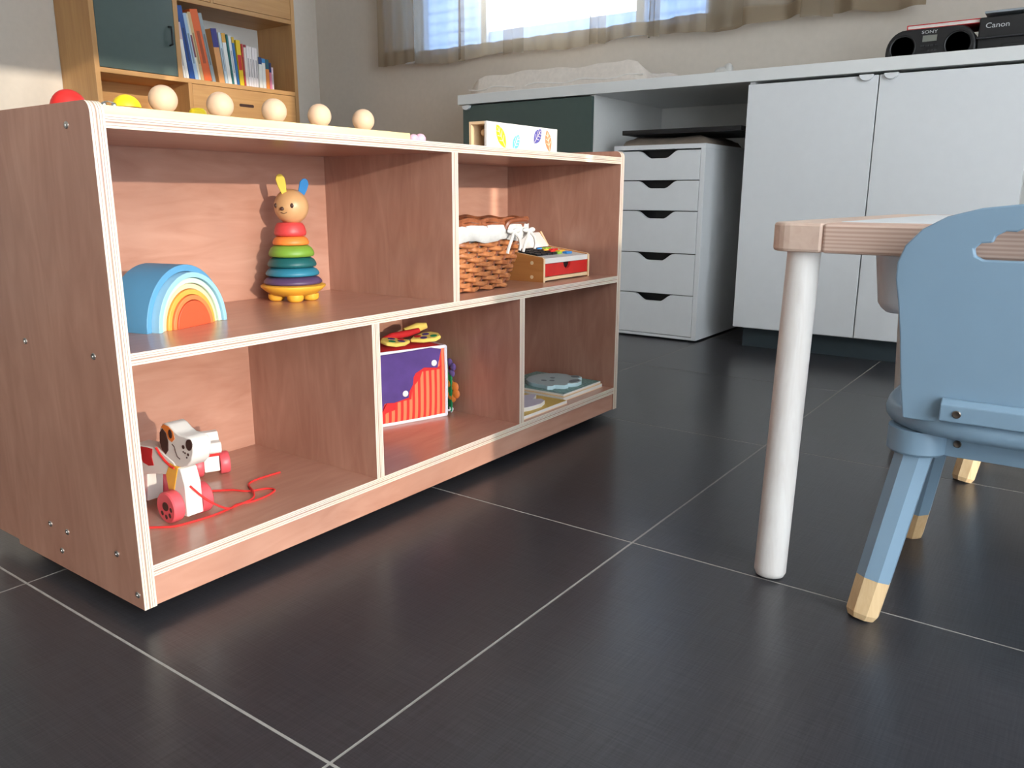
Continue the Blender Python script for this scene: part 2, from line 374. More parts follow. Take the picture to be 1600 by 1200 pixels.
# ================================================================== BUNNY STACKING TOY
bx, by = .286, -.078
bn = thing('bunny_stacker', 'wooden bunny stacking toy with coloured rings, one yellow and one blue ear', 'toy', (bx, by, ZM))
bn.scale = (.87, .87, .87)
g = MB(); g.lathe([(.030, .010), (.044, .013), (.056, .021), (.0635, .028), (.0635, .031), (.058, .033), (.01, .033)], 40)
for a in (-125, -55, 35, 145):
    x, y = .034*math.cos(math.radians(a)), .034*math.sin(math.radians(a)); g.lathe([(.010, 0), (.014, .002), (.016, .006), (.016, .014)], 18, (x, y, 0))
g.build('base', M['amber'], bn, smooth=True, auto=60)
M['rosered'] = plain('rose_red_paint', (206, 66, 66), .45, .06)
rings = [('purple', .0575, .033, .0495), ('teal', .0525, .0495, .067), ('dkteal', .048, .067, .087), ('lime', .0445, .087, .110), ('orange', .0355, .110, .1275), ('rosered', .0312, .1275, .1545)]
for c, r, z0, z1 in rings:
    h = z1-z0; pr = [(r*.78, z0), (r*.95, z0+h*.05), (r, z0+h*.22), (r*.985, z0+h*.42), (r*.9, z0+h*.75), (r*.76, z0+h*.96), (.01, z1)]
    MB().lathe(pr, 40).build('ring', M[c], bn, smooth=True, auto=70)
skin = plain('varnished_beech', (206, 160, 112), .38, .06, 30)
hd = MB().ball((0, 0, 0), .0335, 32, sz=1.02).build('head', skin, bn, loc=(.006, 0, .1845), smooth=True, auto=80)
# the face looks towards the lower left of the photograph
fa = math.radians(-149)
def on(az, el, r): a = fa+math.radians(az); e = math.radians(el); return Vector((r*math.cos(e)*math.cos(a), r*math.cos(e)*math.sin(a), r*math.sin(e)))
MB().ball((0, 0, 0), .0042, 14, sz=.9).build('nose', M['brown'], hd, loc=on(-12, -6, .0335), smooth=True)
for az in (-42, 22): MB().ball((0, 0, 0), .0034, 12, sz=1.4).build('eye', M['brown'], hd, loc=on(az, 4, .0328), smooth=True)
MB().tube([on(-20+k*4, -18-4*math.sin(math.pi*k/6), .0336) for k in range(7)], .0006, 6).build('mouth', M['brown'], hd)
for c, dx, lean in (('paleyellow', -.020, -.20), ('feltblue', .021, .32)):
    pts = [(-.004, 0), (.005, 0), (.0085, .018), (.0088, .030), (.005, .0375), (0, .039), (-.005, .0375), (-.0088, .030), (-.0075, .015)]
    MB().prism(pts, 'xz', -.002, .002).build('ear', M[c], hd, loc=(dx*.95, -.004, .024 if dx < 0 else .017), rot=(0, lean, math.radians(-32)), smooth=True, bevel=.001)

# ================================================================== DOG PULL TOY
def wheel(par, x, y, z, r=.0225, w=.017, rz=0, paw=True):
    o = MB().lathe([(r*.75, -w/2), (r*.93, -w/2), (r, -w/2+.002), (r, w/2-.002), (r*.93, w/2), (r*.6, w/2)], 28, (0, 0, 0), 'x').build('wheel', M['pink'], par, loc=(x, y, z), rot=(0, 0, rz), smooth=True, auto=35)
    if paw:
        q = MB(); q.prism(ell(.001, -.002, .0075, .0065), 'yz', -w/2-.0004, -w/2+.001)
        for k in range(4): a = math.radians(20+45*k); q.prism(ell(.013*math.cos(a), .013*math.sin(a), .0027, .0035), 'yz', -w/2-.0004, -w/2+.001)
        q.build('paw_print', M['brown'], o, rot=(math.radians(160), 0, 0))
    return o
dg = thing('dog_pull_toy', 'white wooden spotted dog pull toy on coral wheels with a red cord', 'toy', (-.036, -.20, ZB))
dx, dy = .036, .20
head = [(-.183, .178), (-.185, .200), (-.192, .209), (-.202, .2125), (-.212, .210), (-.222, .204), (-.232, .2005), (-.246, .201), (-.258, .199), (-.264, .192), (-.263, .180), (-.257, .167), (-.246, .158), (-.230, .153), (-.214, .152), (-.200, .158), (-.187, .166)]
off = lambda L_: [(y+dy, z-ZB) for y, z in L_]
hd = MB().prism(off(head)[::-1], 'yz', -.012, .016).build('head', M['toywhite'], dg, smooth=True, bevel=.002, auto=50)
MB().prism(off([(-.184, .182), (-.186, .196), (-.193, .203), (-.201, .198), (-.205, .186), (-.203, .173), (-.196, .166), (-.188, .171)])[::-1], 'yz', -.0128, -.0115).build('ear_patch', M['brown'], hd)
MB().prism(off([(-.190, .2045), (-.197, .2095), (-.208, .2090), (-.219, .203), (-.2215, .193), (-.214, .187), (-.206, .190), (-.202, .199), (-.194, .2035)])[::-1], 'yz', -.0125, -.0115).build('eye_patch', M['orange'], hd)
MB().prism(ell(-.2125+dy, .1985-ZB, .0042, .0065), 'yz', -.0131, -.0115).build('eye', M['brown'], hd)
MB().prism(ell(-.2552+dy, .1905-ZB, .0068, .0085, .5), 'yz', -.0128, -.0115).build('nose', M['brown'], hd)
for y, z, r in ((-.241, .185, .0028), (-.244, .177, .0013), (-.251, .176, .002), (-.247, .171, .0013), (-.240, .178, .001)):
    MB().prism(ell(y+dy, z-ZB, r, r, 0, 12), 'yz', -.0128, -.0115).build('freckle', M['brown'], hd)
MB().tube([(-.0123, y+dy, z-ZB) for y, z in ((-.214, .184), (-.219, .181), (-.2205, .175), (-.224, .168), (-.230, .1655))], .0006, 6).build('mouth', M['brown'], hd)
body = [(-.100, .150), (-.112, .166), (-.140, .168), (-.176, .171), (-.214, .158), (-.222, .148), (-.214, .140), (-.190, .135), (-.163, .130), (-.138, .124), (-.108, .118), (-.098, .130)]
bd = MB().prism(off(body), 'yz', -.013, .013).build('body', M['toywhite'], dg, smooth=True, bevel=.0015, auto=50)
MB().prism(off([(-.130, .150), (-.133, .166), (-.150, .1675), (-.164, .168), (-.160, .155), (-.163, .143), (-.150, .140), (-.136, .142)]), 'yz', -.0136, -.012).build('red_patch', M['redcloth'], bd)
MB().tube([(-.0138, y+dy, z-ZB) for y, z in ((-.175, .172), (-.184, .163), (-.195, .156), (-.207, .151), (-.216, .150))], .0018, 6).build('collar', M['cord'], bd)
MB().prism(off([(-.192, .136), (-.196, .110), (-.206, .108), (-.224, .152), (-.205, .156)]), 'yz', -.0135, .0105).build('shoulder', M['amber'], dg, bevel=.001)
f = MB(); f.prism(off([(-.214, .080), (-.236, .082), (-.236, .128), (-.229, .150), (-.222, .152), (-.206, .120), (-.200, .090)])[::-1], 'yz', -.0125, .0125)
f.build('front_leg', M['toywhite'], dg, bevel=.0015)
f = MB(); f.prism(off([(-.105, .082), (-.135, .082), (-.142, .125), (-.112, .128)])[::-1], 'yz', -.0125, .0125); f.build('rear_leg', M['toywhite'], dg, bevel=.0015)
tl = MB().tube([(0, .10, .08), (-.004, .108, .10), (-.006, .104, .118)], [.006, .005, .003], 10).build('tail', M['toywhite'], dg, smooth=True)
for x in (-.0225, .0225): wheel(dg, x, -.014, .0225); wheel(dg, x, .086, .0225)
cord = [(-.005, -.036, .052), (.01, -.052, .03), (.04, -.052, .008), (.068, -.036, .0016), (.09, -.044, .0016), (.118, -.042, .0016), (.138, -.032, .0016), (.135, -.016, .0016), (.112, -.004, .0016), (.10, .02, .0016), (.08, .042, .0016), (.06, .05, .004)]
def smoothpath(P_, k=5):
    P_ = [Vector(p) for p in P_]; out = []
    for i in range(len(P_)-1):
        a, b, c, d = P_[max(i-1, 0)], P_[i], P_[i+1], P_[min(i+2, len(P_)-1)]
        for j in range(k):
            t = j/k; out.append(.5*((2*b)+(c-a)*t+(2*a-5*b+4*c-d)*t*t+(3*b-a-3*c+d)*t**3))
    return out+[P_[-1]]
MB().tube(smoothpath(cord), .0016, 7).build('cord', M['cord'], dg, smooth=True)
cord2 = [(-.072, .0, .0016), (-.055, -.012, .0016), (-.035, -.034, .0016), (-.014, -.040, .0016), (.021, -.044, .0016), (.058, -.040, .0016), (.094, -.036, .0022), (.113, -.012, .0030), (.130, .022, .0016), (.155, .030, .0016), (.196, .028, .0016)]
MB().tube(smoothpath(cord2), .0016, 7).build('cord', M['cord'], dg, smooth=True)
def puppy(loc, rz, label):
    p = thing('puppy_pull_toy', label, 'toy', loc, rz, 'puppies trailing the dog pull toy')
    MB().prism([(-.014, .009), (.016, .009), (.020, .040), (-.010, .046)], 'yz', -.012, .012).build('body', M['toywhite'], p, bevel=.0015)
    h = MB().prism(rrect(-.030, .010, .043, .061, .007)[0:14]+[(-.008, .064), (-.004, .071), (.008, .072), (.012, .064), (.010, .052), (-.002, .043)], 'yz', -.012, .014)
    h = MB().prism([(-.030, .047), (-.026, .043), (.004, .043), (.012, .050), (.014, .064), (.009, .073), (-.004, .073), (-.009, .066), (-.012, .061), (-.026, .061), (-.030, .057)], 'yz', -.012, .014).build('head', M['toywhite'], p, smooth=True, bevel=.001, auto=50)
    MB().prism(ell(-.023, .053, .0055, .006), 'yz', -.0128, -.0115).build('nose', M['brown'], h)
    MB().prism(ell(.006, .060, .0045, .010, .2), 'yz', -.0128, -.0115).build('ear_patch', M['brown'], h)
    MB().box(-.0125, .0125, -.012, .014, .034, .043).build('collar', M['cord'], p)
    for x in (-.0205, .0205): wheel(p, x, .0, .0185, .0185, .015, 0, False)
    return p
puppy((.089, -.088, ZB), math.radians(-24), 'small white wooden puppy on coral wheels behind the spotted dog')
puppy((-.095, -.135, ZB), math.radians(6), 'small wooden puppy on coral wheels half hidden behind the shelf side')

# ================================================================== SOFT ACTIVITY CUBE
cu = thing('activity_cube', 'plush activity cube with purple flap, striped front and butterfly on top', 'toy', (.533, -.0905, ZB), math.radians(-18))
WX, WY, WZ = .079, .050, .147
m, N, L, b = newmat('red_orange_striped_cloth'); b.inputs['Roughness'].default_value = .85
tc = N.new('ShaderNodeTexCoord'); wv = N.new('ShaderNodeTexWave'); wv.bands_direction = 'X'; wv.inputs['Scale'].default_value = 24; wv.inputs['Distortion'].default_value = .35; wv.inputs['Detail'].default_value = 1
L.new(tc.outputs['Object'], wv.inputs['Vector']); r = N.new('ShaderNodeValToRGB'); r.color_ramp.elements[0].position = .42; r.color_ramp.elements[0].color = lin((206, 44, 38)); r.color_ramp.elements[1].position = .5; r.color_ramp.elements[1].color = lin((240, 118, 80))
L.new(wv.outputs['Fac'], r.inputs[0]); L.new(r.outputs[0], b.inputs['Base Color']); M['stripe'] = m
M['purplecloth'] = plain('purple_cloth', (76, 52, 118), .85, .1, 40); M['limecloth'] = plain('lime_cloth', (184, 208, 130), .85); M['greencloth'] = plain('green_cloth', (28, 134, 84), .85)
M['yellowcloth'] = plain('yellow_plush', (232, 206, 104), .9, .06, 60); M['whitecloth'] = plain('white_binding', (228, 226, 236), .85)
g = MB(); n = 12; V = []; F = []; mm = []
def puff(fn, mi):
    o = len(V)
    for i in range(n+1):
        for j in range(n+1):
            u, v = -1+2*i/n, -1+2*j/n; V.append(fn(u, v, .006*(1-u**4)*(1-v**4)))
    for i in range(n):
        for j in range(n): a = o+i*(n+1)+j; F.append((a, a+1, a+n+2, a+n+1)); mm.append(mi)
zc = WZ/2
puff(lambda u, v, d: (u*WX, -WY-d, zc+v*zc), 0); puff(lambda u, v, d: (u*WX, WY+d, zc+v*zc), 1); puff(lambda u, v, d: (WX+d*3.4, u*WY, zc+v*zc), 2)
puff(lambda u, v, d: (-WX-d, u*WY, zc+v*zc), 3); puff(lambda u, v, d: (u*WX, v*WY, WZ+d), 4); puff(lambda u, v, d: (u*WX, v*WY, 0), 4)
g.add(V, F, mm); cb = g.build('body', [M['stripe'], M['purplecloth'], M['limecloth'], M['yellowcloth'], M['redcloth']], cu, smooth=True, auto=60)
C8 = [(-WX, -WY), (WX, -WY), (WX, WY), (-WX, WY)]
pp = MB()
for z in (.0035, WZ): pp.tube([(x, y, z) for x, y in C8], .0035, 8, True)
for x, y in C8: pp.tube([(x, y, .003), (x*1.01, y*1.01, WZ*.5), (x, y, WZ)], .0035, 8)
pp.build('piping', M['whitecloth'], cu, smooth=True)
def fc(cx_, cy_):
    bot = 1000-60*(cx_-150)/520; return ((cx_-140)/550*2*WX-WX, (bot-cy_)/(bot-375)*WZ)
pts = [fc(*p) for p in [(150, 890), (160, 870), (185, 790), (205, 785), (260, 788), (372, 755), (378, 705), (408, 650), (415, 590), (430, 560), (500, 520), (608, 532), (622, 470), (640, 385), (560, 366), (330, 376), (140, 382)]]
fl = MB().prism(pts, 'xz', -WY-.0085, -WY-.005).build('flap', M['purplecloth'], cu, bevel=.001)
pts2 = [fc(*p) for p in [(150, 930), (200, 870), (265, 850), (275, 790), (395, 770), (405, 680), (470, 600), (485, 552), (635, 545), (640, 520), (615, 528), (500, 520), (415, 570), (378, 700), (372, 755), (205, 785), (165, 870)]]
MB().prism(pts2, 'xz', -WY-.0068, -WY-.0055).build('scalloped_trim', M['redcloth'], cu)
for p in ((578, 490), (345, 718)):
    u, v = fc(*p); MB().lathe([(.0062, 0), (.0062, .001), (.0045, .0022), (.001, .0026)], 20, (u, -WY-.0085, v), 'y').build('button', M['toywhite'], fl, smooth=True).scale = (1, 1, 1)
    fl.children[-1].location = (0, 2*(-WY-.0085), 0); fl.children[-1].scale = (1, -1, 1)
pts = [(-.040, .004), (.042, .004), (.046, .05), (.044, .066), (.030, .074), (.018, .066), (.004, .084), (-.012, .092), (-.022, .10), (-.036, .082), (-.042, .088), (-.042, .02)]
MB().prism(pts, 'yz', WX+.018, WX+.0215).build('bush', M['greencloth'], cu, bevel=.0008)
def flower(name, mat, c, r, k, mc, tiltz=0):
    e = MB()
    for q in range(k): a = 2*math.pi*q/k+.3; e.ball((.0, .62*r*math.cos(a), .62*r*math.sin(a)), r*.42, 12, sx=.5)
    o = e.build(name, mat, cu, loc=c, rot=(0, 0, tiltz), smooth=True); MB().ball((.006, 0, 0), r*.5, 16, sx=.55).build('flower_centre', mc, o, smooth=True); return o
flower('flower', M['orange'], (WX+.022, -.036, .048), .024, 6, M['amber'], .2)
flower('flower', plain('violet_cloth', (112, 84, 150), .85), (WX+.021, -.032, .096), .020, 5, M['redcloth'], .1)
MB().tube(smoothpath([(WX+.004, -.04, WZ-.004), (WX+.012, -.03, .135), (WX+.017, -.02, .112)]), .0007, 6).build('string', M['brown'], cu)
MB().tube(smoothpath([(WX, -.05, .012), (WX+.012, -.045, .010), (WX+.022, -.03, .012), (WX+.028, -.03, .006), (WX+.022, -.034, .0015)]), [.0022]*21, 6).build('ribbon_tag', M['whitecloth'], cu, smooth=True)
wg = [(0, 0), (.02, -.018), (.045, -.026), (.062, -.018), (.067, 0), (.058, .016), (.04, .02), (.015, .012)]
for sx_, rz, z in ((1, 0, WZ+.012), (-1, 0, WZ+.010)):
    pts = [(x*sx_, y) for x, y in wg]; pts = pts if sx_ > 0 else pts[::-1]
    o = MB().prism(pts, 'xy', 0, .008).build('butterfly_wing', M['yellowcloth'], cu, loc=(.008, -.032, z), rot=(math.radians(8), math.radians(-6*sx_), 0), smooth=True, bevel=.003, seg=3)
    for u, v, mt in ((.026, -.010, 'purplecloth'), (.048, -.012, 'greencloth'), (.040, .006, 'purplecloth'), (.020, .004, 'redcloth')):
        MB().prism(ell(u*sx_, v, .0075, .006), 'xy', .0075, .0088).build('spot', M[mt], o)
MB().tube([(-.05, -.012, WZ+.018), (-.02, -.006, WZ+.024), (.02, -.004, WZ+.026), (.045, -.004, WZ+.030)], [.004, .007, .007, .005], 10).build('butterfly_body', M['redcloth'], cu, smooth=True)
MB().tube([(.02, .012, WZ+.026), (.05, .01, WZ+.034), (.068, .004, WZ+.037)], [.009, .010, .006], 10).build('caterpillar', M['yellowcloth'], cu, smooth=True)
# ================================================================== WICKER BASKET
bk = thing('wicker_basket', 'honey willow basket with a white tied cloth liner on the upper shelf', 'basket', (.600, -.155, ZM))
def bpath(z, n=112):
    t = z/.132; hx, hy, cxx = .106+.036*t, .096+.030*t, -.004*t-.0; r = .05+.0*t
    q = []; R = rrect(-hx, hx, -hy, hy, r, 10); per = [0]
    for i in range(len(R)): a, b2 = R[i], R[(i+1) % len(R)]; per.append(per[-1]+math.dist(a, b2))
    for k in range(n):
        s = per[-1]*k/n; i = max(j for j in range(len(R)) if per[j] <= s+1e-9); a, b2 = R[i], R[(i+1) % len(R)]; d = per[i+1]-per[i]; f_ = (s-per[i])/d if d > 0 else 0
        x, y = a[0]+(b2[0]-a[0])*f_, a[1]+(b2[1]-a[1])*f_; nx, ny = x/(hx*hx), y/(hy*hy); l = math.hypot(nx, ny); q.append((x+cxx, y, nx/l, ny/l))
    return q
M['rimwicker'] = wood('russet_willow', (176, 104, 66), (122, 64, 40), 'z', 30, 2, .32, coat=.4)
NS = 112; rows = 10; mw = [M['wicker'], M['wickerdark']]
for rr_ in range(rows):
    z = .006+rr_*.0094; P_ = []
    for k, (x, y, nx, ny) in enumerate(bpath(z)):
        o_ = .0042*math.sin(2*math.pi*k/8+math.pi*rr_); zz = z+.0016*math.cos(2*math.pi*k/8+math.pi*rr_+.8); P_.append((x+nx*o_, y+ny*o_, zz))
    MB().tube(P_, .0052, 7, True).build('willow_strand', M['wicker'], bk, smooth=True)
for rr_ in range(3):
    z = .122+rr_*.0062; P_ = []
    for k, (x, y, nx, ny) in enumerate(bpath(z)):
        o_ = .002*math.sin(2*math.pi*k/7+2.1*rr_); P_.append((x+nx*(o_+.002), y+ny*(o_+.002), z+.002*math.cos(2*math.pi*k/7+2.1*rr_)))
    MB().tube(P_, .0046, 7, True).build('rim_strand', M['rimwicker'], bk, smooth=True)
st = MB(); lo, hi = bpath(.002), bpath(.122)
for k in range(2, NS, 4): st.tube([(lo[k][0], lo[k][1], .004), (hi[k][0], hi[k][1], .122)], .003, 6)
st.build('stake', M['wickerdark'], bk, smooth=True)
q = bpath(.0); MB().prism([(x*.97, y*.97) for x, y, a, b_ in q], 'xy', .002, .007).build('bottom', M['wickerdark'], bk)
V = []; F = []; zs_ = [.012, .06, .105, .128, .126, .112, .100, .096]; of = [-.010, -.009, -.009, -.004, .009, .0135, .013, .0105]
for z, o_ in zip(zs_, of):
    for k, (x, y, nx, ny) in enumerate(bpath(z)):
        wob = .0022*math.sin(k*.9+z*90)+.0022*math.sin(k*1.9+z*140); e = o_+(wob if o_ > 0 else 0); V.append((x+nx*e, y+ny*e, z+(.003*math.sin(k*.55) if z < .113 and o_ > 0 else 0)))
for j in range(len(zs_)-1):
    for k in range(NS): k2 = (k+1) % NS; F.append((j*NS+k, j*NS+k2, (j+1)*NS+k2, (j+1)*NS+k))
MB().add(V, F).build('cloth_liner', M['cloth'], bk, smooth=True, auto=80)
for x, y, a in ((.045, -.128, 0), (.106, -.122, .6)):
    t_ = MB()
    t_.tube(smoothpath([(x, y-.012, .112), (x-.010, y-.016, .100), (x-.018, y-.015, .084), (x-.022, y-.014, .072)]), .003, 6); t_.tube(smoothpath([(x, y-.012, .112), (x+.012, y-.016, .102), (x+.020, y-.015, .088), (x+.018, y-.014, .076)]), .003, 6)
    for s_ in (-1, 1): t_.ball((x+s_*.010, y-.013, .114), .007, 12, sx=1.5, sy=.5, sz=.7)
    t_.build('liner_bow', M['cloth'], bk, smooth=True)
MB().tube(smoothpath([(.03, -.131, .118), (.038, -.135, .131), (.075, -.137, .134), (.10, -.130, .131), (.106, -.122, .120)]), .0052, 8).build('handle', M['wickerdark'], bk, smooth=True)

# ================================================================== TOY CASH REGISTER
cr_ = thing('toy_cash_register', 'toy wooden cash register with a red drawer and black keypad beside the basket', 'toy', (.796, -.266, ZM))
M['orangeply'] = wood('orange_plywood', (206, 140, 78), (180, 112, 58), 'y', 6, 10, .45)
prof = [(0, 0), (.160, 0), (.160, .066), (.142, .096), (.133, .098), (.112, .066), (.10, .064), (.004, .0525), (0, .049)]
for x in (0, .184): MB().prism(prof, 'yz', 0, .0065, 0, 1).build('side_panel', [M['orangeply'], M['beech']], cr_, loc=(x, 0, 0))
B('base', M['beech'], cr_, .0065, .184, .001, .158, .003, .010)
dr = MB(); c = .0953
pts = [(.008, .0115), (.1825, .0115), (.1825, .038), (c+.02, .038)]+[(c+.015*math.cos(math.radians(-180*i/10)), .038+.014*math.sin(math.radians(-180*i/10))) for i in range(11)]+[(c-.02, .038), (.008, .038)]
MB().prism(pts, 'xz', .001, .007).build('drawer', M['red'], cr_)
B('drawer_notch_shade', M['dark'], cr_, .009, .182, .008, .010, .0115, .038)  # black sheet stands in for the shade behind the drawer notch
B('front_rail', M['toywhite'], cr_, .0065, .184, .001, .007, .039, .050)
M['keypad'] = plain('keypad_grey', (216, 214, 210), .5)
kp = MB().prism([(.004, .046), (.105, .058), (.105, .062), (.004, .050)], 'yz', .0065, .184).build('keypad_panel', M['keypad'], cr_)
kc = ['dark']*12+['lime', 'red', 'amber', 'feltblue']
for i in range(5):
    for j in range(4):
        x = .016+i*.021; y = .028+j*.018; col = 'dark' if i < 4 else ['lime', 'red', 'amber', 'feltblue'][j]
        B('key', M[col], kp, x, x+.017, y, y+.013, .0535+(y-.03)*.119, .0575+(y-.02)*.119, .0008)
for j, cl in enumerate(('feltblue', 'amber', 'red', 'lime')): B('key', M[cl], kp, .128, .150, .022+j*.019, .034+j*.019, .0525+(.019*j)*.119, .0565+(.019*j+.012)*.119, .0008)
MB().prism([(.108, .064), (.112, .064), (.139, .096), (.135, .096)], 'yz', .0065, .184).build('display_panel', M['toywhite'], cr_)
for y, z in ((.03, .010), (.03, .040)): MB().lathe([(.004, -.0008), (.004, 0)], 16, (0, y, z), 'x').build('screw_cap', M['beech'], cr_)

# ================================================================== HIPPO AND RABBIT PUZZLE BOARDS
def board(name, label, loc, rz, sx_, sy_, topmat, h=.006):
    t = thing(name, label, 'puzzle', loc, rz)
    B('backing', M['beech'], t, 0, sx_, 0, sy_, 0, .0018)
    B('tray', [M['toywhite'], topmat], t, 0, sx_, 0, sy_, .0018, h, m={'': 0, '+z': 1})
    return t
M['dotteal'] = plain('patterned_teal_print', (120, 156, 150), .5, .45, 160); M['ochre'] = plain('ochre_print', (214, 178, 96), .5, .1, 40)
M['greyteal'] = plain('grey_teal_print', (186, 202, 204), .5, .03); M['lilac'] = plain('lilac_print', (206, 196, 212), .5, .03); M['edgeblue'] = plain('pale_blue_edge', (196, 222, 228), .5, .02)
p0 = board('puzzle_board', 'plain wooden puzzle board lying underneath the teal patterned puzzle', (.838, -.296, ZB), 0, .172, .19, M['beech'], .009)
p1 = board('puzzle_board', 'teal patterned puzzle board carrying a grey hippo piece', (.843, -.293, ZB+.0092), 0, .165, .185, M['dotteal'])
p2 = board('puzzle_board', 'ochre puzzle board with a lilac piece beside the middle divider', (.656, -.312, ZB), 0, .170, .175, M['ochre'], .008)
def piece(name, label, pts, loc, top, h=.009):
    o = MB().prism(pts, 'xy', 0, h, 0, 1); o.m[1] = 0
    return tag(o.build(name, [top, M['edgeblue'] if top is M['greyteal'] else M['toywhite']], None, loc=loc, smooth=True, auto=40, bevel=.0006), label, 'puzzle piece')
hip = [(.012, .060), (.006, .048), (.014, .038), (.026, .040), (.030, .030), (.036, .020), (.050, .018), (.056, .026), (.062, .016), (.078, .010), (.098, .012), (.110, .022), (.114, .032), (.124, .030), (.136, .034), (.142, .044), (.142, .056), (.134, .064), (.140, .080), (.136, .104), (.120, .124), (.096, .136), (.064, .138), (.036, .128), (.018, .108), (.012, .084)]
h1 = piece('hippo_piece', 'raised grey teal hippo shaped puzzle piece on the teal board', hip, (.850, -.288, ZB+.0152), M['greyteal'])
for u, v, a, b_ in ((.088, .026, .018, .010), (.128, .048, .010, .010), (.060, .070, .006, .006), (.084, .084, .006, .006), (.050, .086, .005, .007)):
    MB().prism(ell(u, v, a, b_), 'xy', .0086, .0095).build('print_spot', plain('slate_print', (122, 136, 142), .5), h1)
rab = [(0, .02), (.04, .008), (.075, .006), (.10, .014), (.108, .028), (.096, .042), (.118, .050), (.132, .058), (.130, .070), (.10, .080), (.06, .10), (.02, .11), (0, .09)]
piece('lilac_piece', 'lilac animal shaped puzzle piece on the ochre board', rab, (.668, -.306, ZB+.008), M['lilac'])

# ================================================================== ON TOP OF THE SHELF
b_ = MB().box(0, .512, 0, .085, 0, .0125).build('ball_board', wood('bright_pine_board', (244, 222, 176), (232, 200, 146), 'x', 5, 10, .5), None, loc=(-.148, -.292, ZT), bevel=.001)
tag(b_, 'long pale pine board lying along the front of the shelf top', 'board')
names = ['nearest the left end', 'second from the left', 'middle of the five', 'fourth from the left', 'nearest the right end']
for x, nm in zip((-.037, .044, .131, .213, .302), names):
    o = MB().ball((0, 0, 0), .0172, 32).build('wooden_ball', M['ball'], None, loc=(x, -.25, ZT+.0125+.0171), smooth=True)
    tag(o, f'raw wooden ball on the pine board, {nm}', 'ball', 'wooden balls in a row on the shelf top')
y_ = thing('yellow_dome', 'yellow half dome toy in a metal ring at the left of the pine board', 'toy', (-.085, -.250, ZT+.0125))
MB().lathe([(.0165, 0), (.0185, .0008), (.0175, .0035), (.0165, .004)], 28).build('metal_ring', plain('brass_ring', (190, 140, 90), .25, .05, 40, 1), y_, smooth=True)
MB().ball((0, 0, .002), .0165, 28, h0=0.01).build('dome', M['yellow'], y_, smooth=True)
o = MB().lathe([(.012, 0), (.012, .022), (.011, .027), (.008, .030), (.002, .031)], 24).build('yellow_peg', M['yellow'], None, loc=(.053, -.186, ZT), smooth=True); tag(o, 'small yellow peg just behind the second wooden ball', 'peg')
o = MB().ball((0, 0, .027), .0215, 28, sz=1.26, sx=1.15).build('red_egg_shaker', M['red'], None, loc=(-.053, -.05, ZT), smooth=True, auto=80); tag(o, 'glossy red egg shaker behind the left side panel', 'shaker')
b_ = thing('jingle_bell', 'tiny silver jingle bells beside the yellow dome', 'bell', (-.113, -.262, ZT+.0125))
for x in (-.006, .006): MB().ball((x, 0, .0032), .0032, 14).build('bell', M['screw'], b_, smooth=True)
MB().tube([(-.006, 0, .006), (0, .002, .0075), (.006, 0, .006)], .0008, 6).build('loop', M['screw'], b_)
pk = plain('pale_pink_paint', (236, 178, 196), .45)
p_ = thing('pink_toy', 'small pink knobbly toy near the middle of the shelf top', 'toy', (.424, -.25, ZT))
MB().ball((-.007, 0, .008), .0082, 18, sx=1.2).build('body', pk, p_, smooth=True); MB().ball((.008, -.002, .0088), .009, 18, sx=1.1, sz=1).build('head', pk, p_, smooth=True); MB().ball((-.016, .002, .0045), .0045, 12).build('foot', pk, p_, smooth=True)
# leaf box
lb = thing('leaf_box', 'hollow white box printed with coloured leaves on the right of the shelf top', 'toy', (.620, -.250, ZT))
W_, D_, H_, t_ = .246, .042, .0525, .005
fr = B('front', M['toywhite'], lb, 0, W_, 0, t_, 0, H_); B('back', M['beech'], lb, 0, W_, D_-t_, D_, 0, H_)
B('top', [M['beech'], M['toywhite']], lb, 0, W_, t_, D_-t_, H_-t_, H_); B('bottom', M['beech'], lb, 0, W_, t_, D_-t_, 0, t_); B('end', M['beech'], lb, W_-t_, W_, t_, D_-t_, t_, H_-t_)
MB().ball((.02, D_/2, .033), .0065, 16).build('inner_ball', M['beech'], lb, smooth=True)
def leaf(c, L2, wd, rot, col):
    pts = []
    for k in range(12): t = k/12; pts.append((-wd*math.sin(math.pi*t)**.8, -L2+2*L2*t))
    for k in range(12): t = 1-k/12; pts.append((wd*math.sin(math.pi*t)**.8, -L2+2*L2*t))
    R_ = lambda p: (c[0]+p[0]*math.cos(rot)-p[1]*math.sin(rot), c[1]+p[0]*math.sin(rot)+p[1]*math.cos(rot))
    o = MB().prism([R_(p) for p in pts][::-1], 'xz', -.0004, .0001).build('leaf_print', col, fr)
    v = MB()
    def ln(a, b2):
        a, b2 = R_(a), R_(b2); d = Vector((b2[0]-a[0], b2[1]-a[1])); n_ = Vector((-d.y, d.x)).normalized()*.0005
        v.prism([(a[0]+n_.x, a[1]+n_.y), (b2[0]+n_.x, b2[1]+n_.y), (b2[0]-n_.x, b2[1]-n_.y), (a[0]-n_.x, a[1]-n_.y)], 'xz', -.0006, -.0003)
    ln((0, -L2*.9), (0, L2*.8))
    for k in (-.4, 0, .4): ln((0, L2*k), (wd*.7, L2*(k+.3))); ln((0, L2*k), (-wd*.7, L2*(k+.3)))
    v.build('vein', M['veinpale'], o)
M['veinpale'] = plain('pale_vein', (250, 236, 214), .6)
leaf((.046, .0270), .0260, .0125, math.radians(36), plain('leaf_yellow', (240, 224, 24), .5)); leaf((.096, .0185), .0175, .0105, math.radians(-34), plain('leaf_aqua', (104, 210, 214), .5))
leaf((.172, .0345), .0190, .0115, math.radians(-42), plain('leaf_indigo', (84, 82, 160), .5)); leaf((.212, .0270), .0225, .0115, math.radians(16), plain('leaf_orange', (234, 136, 92), .5))
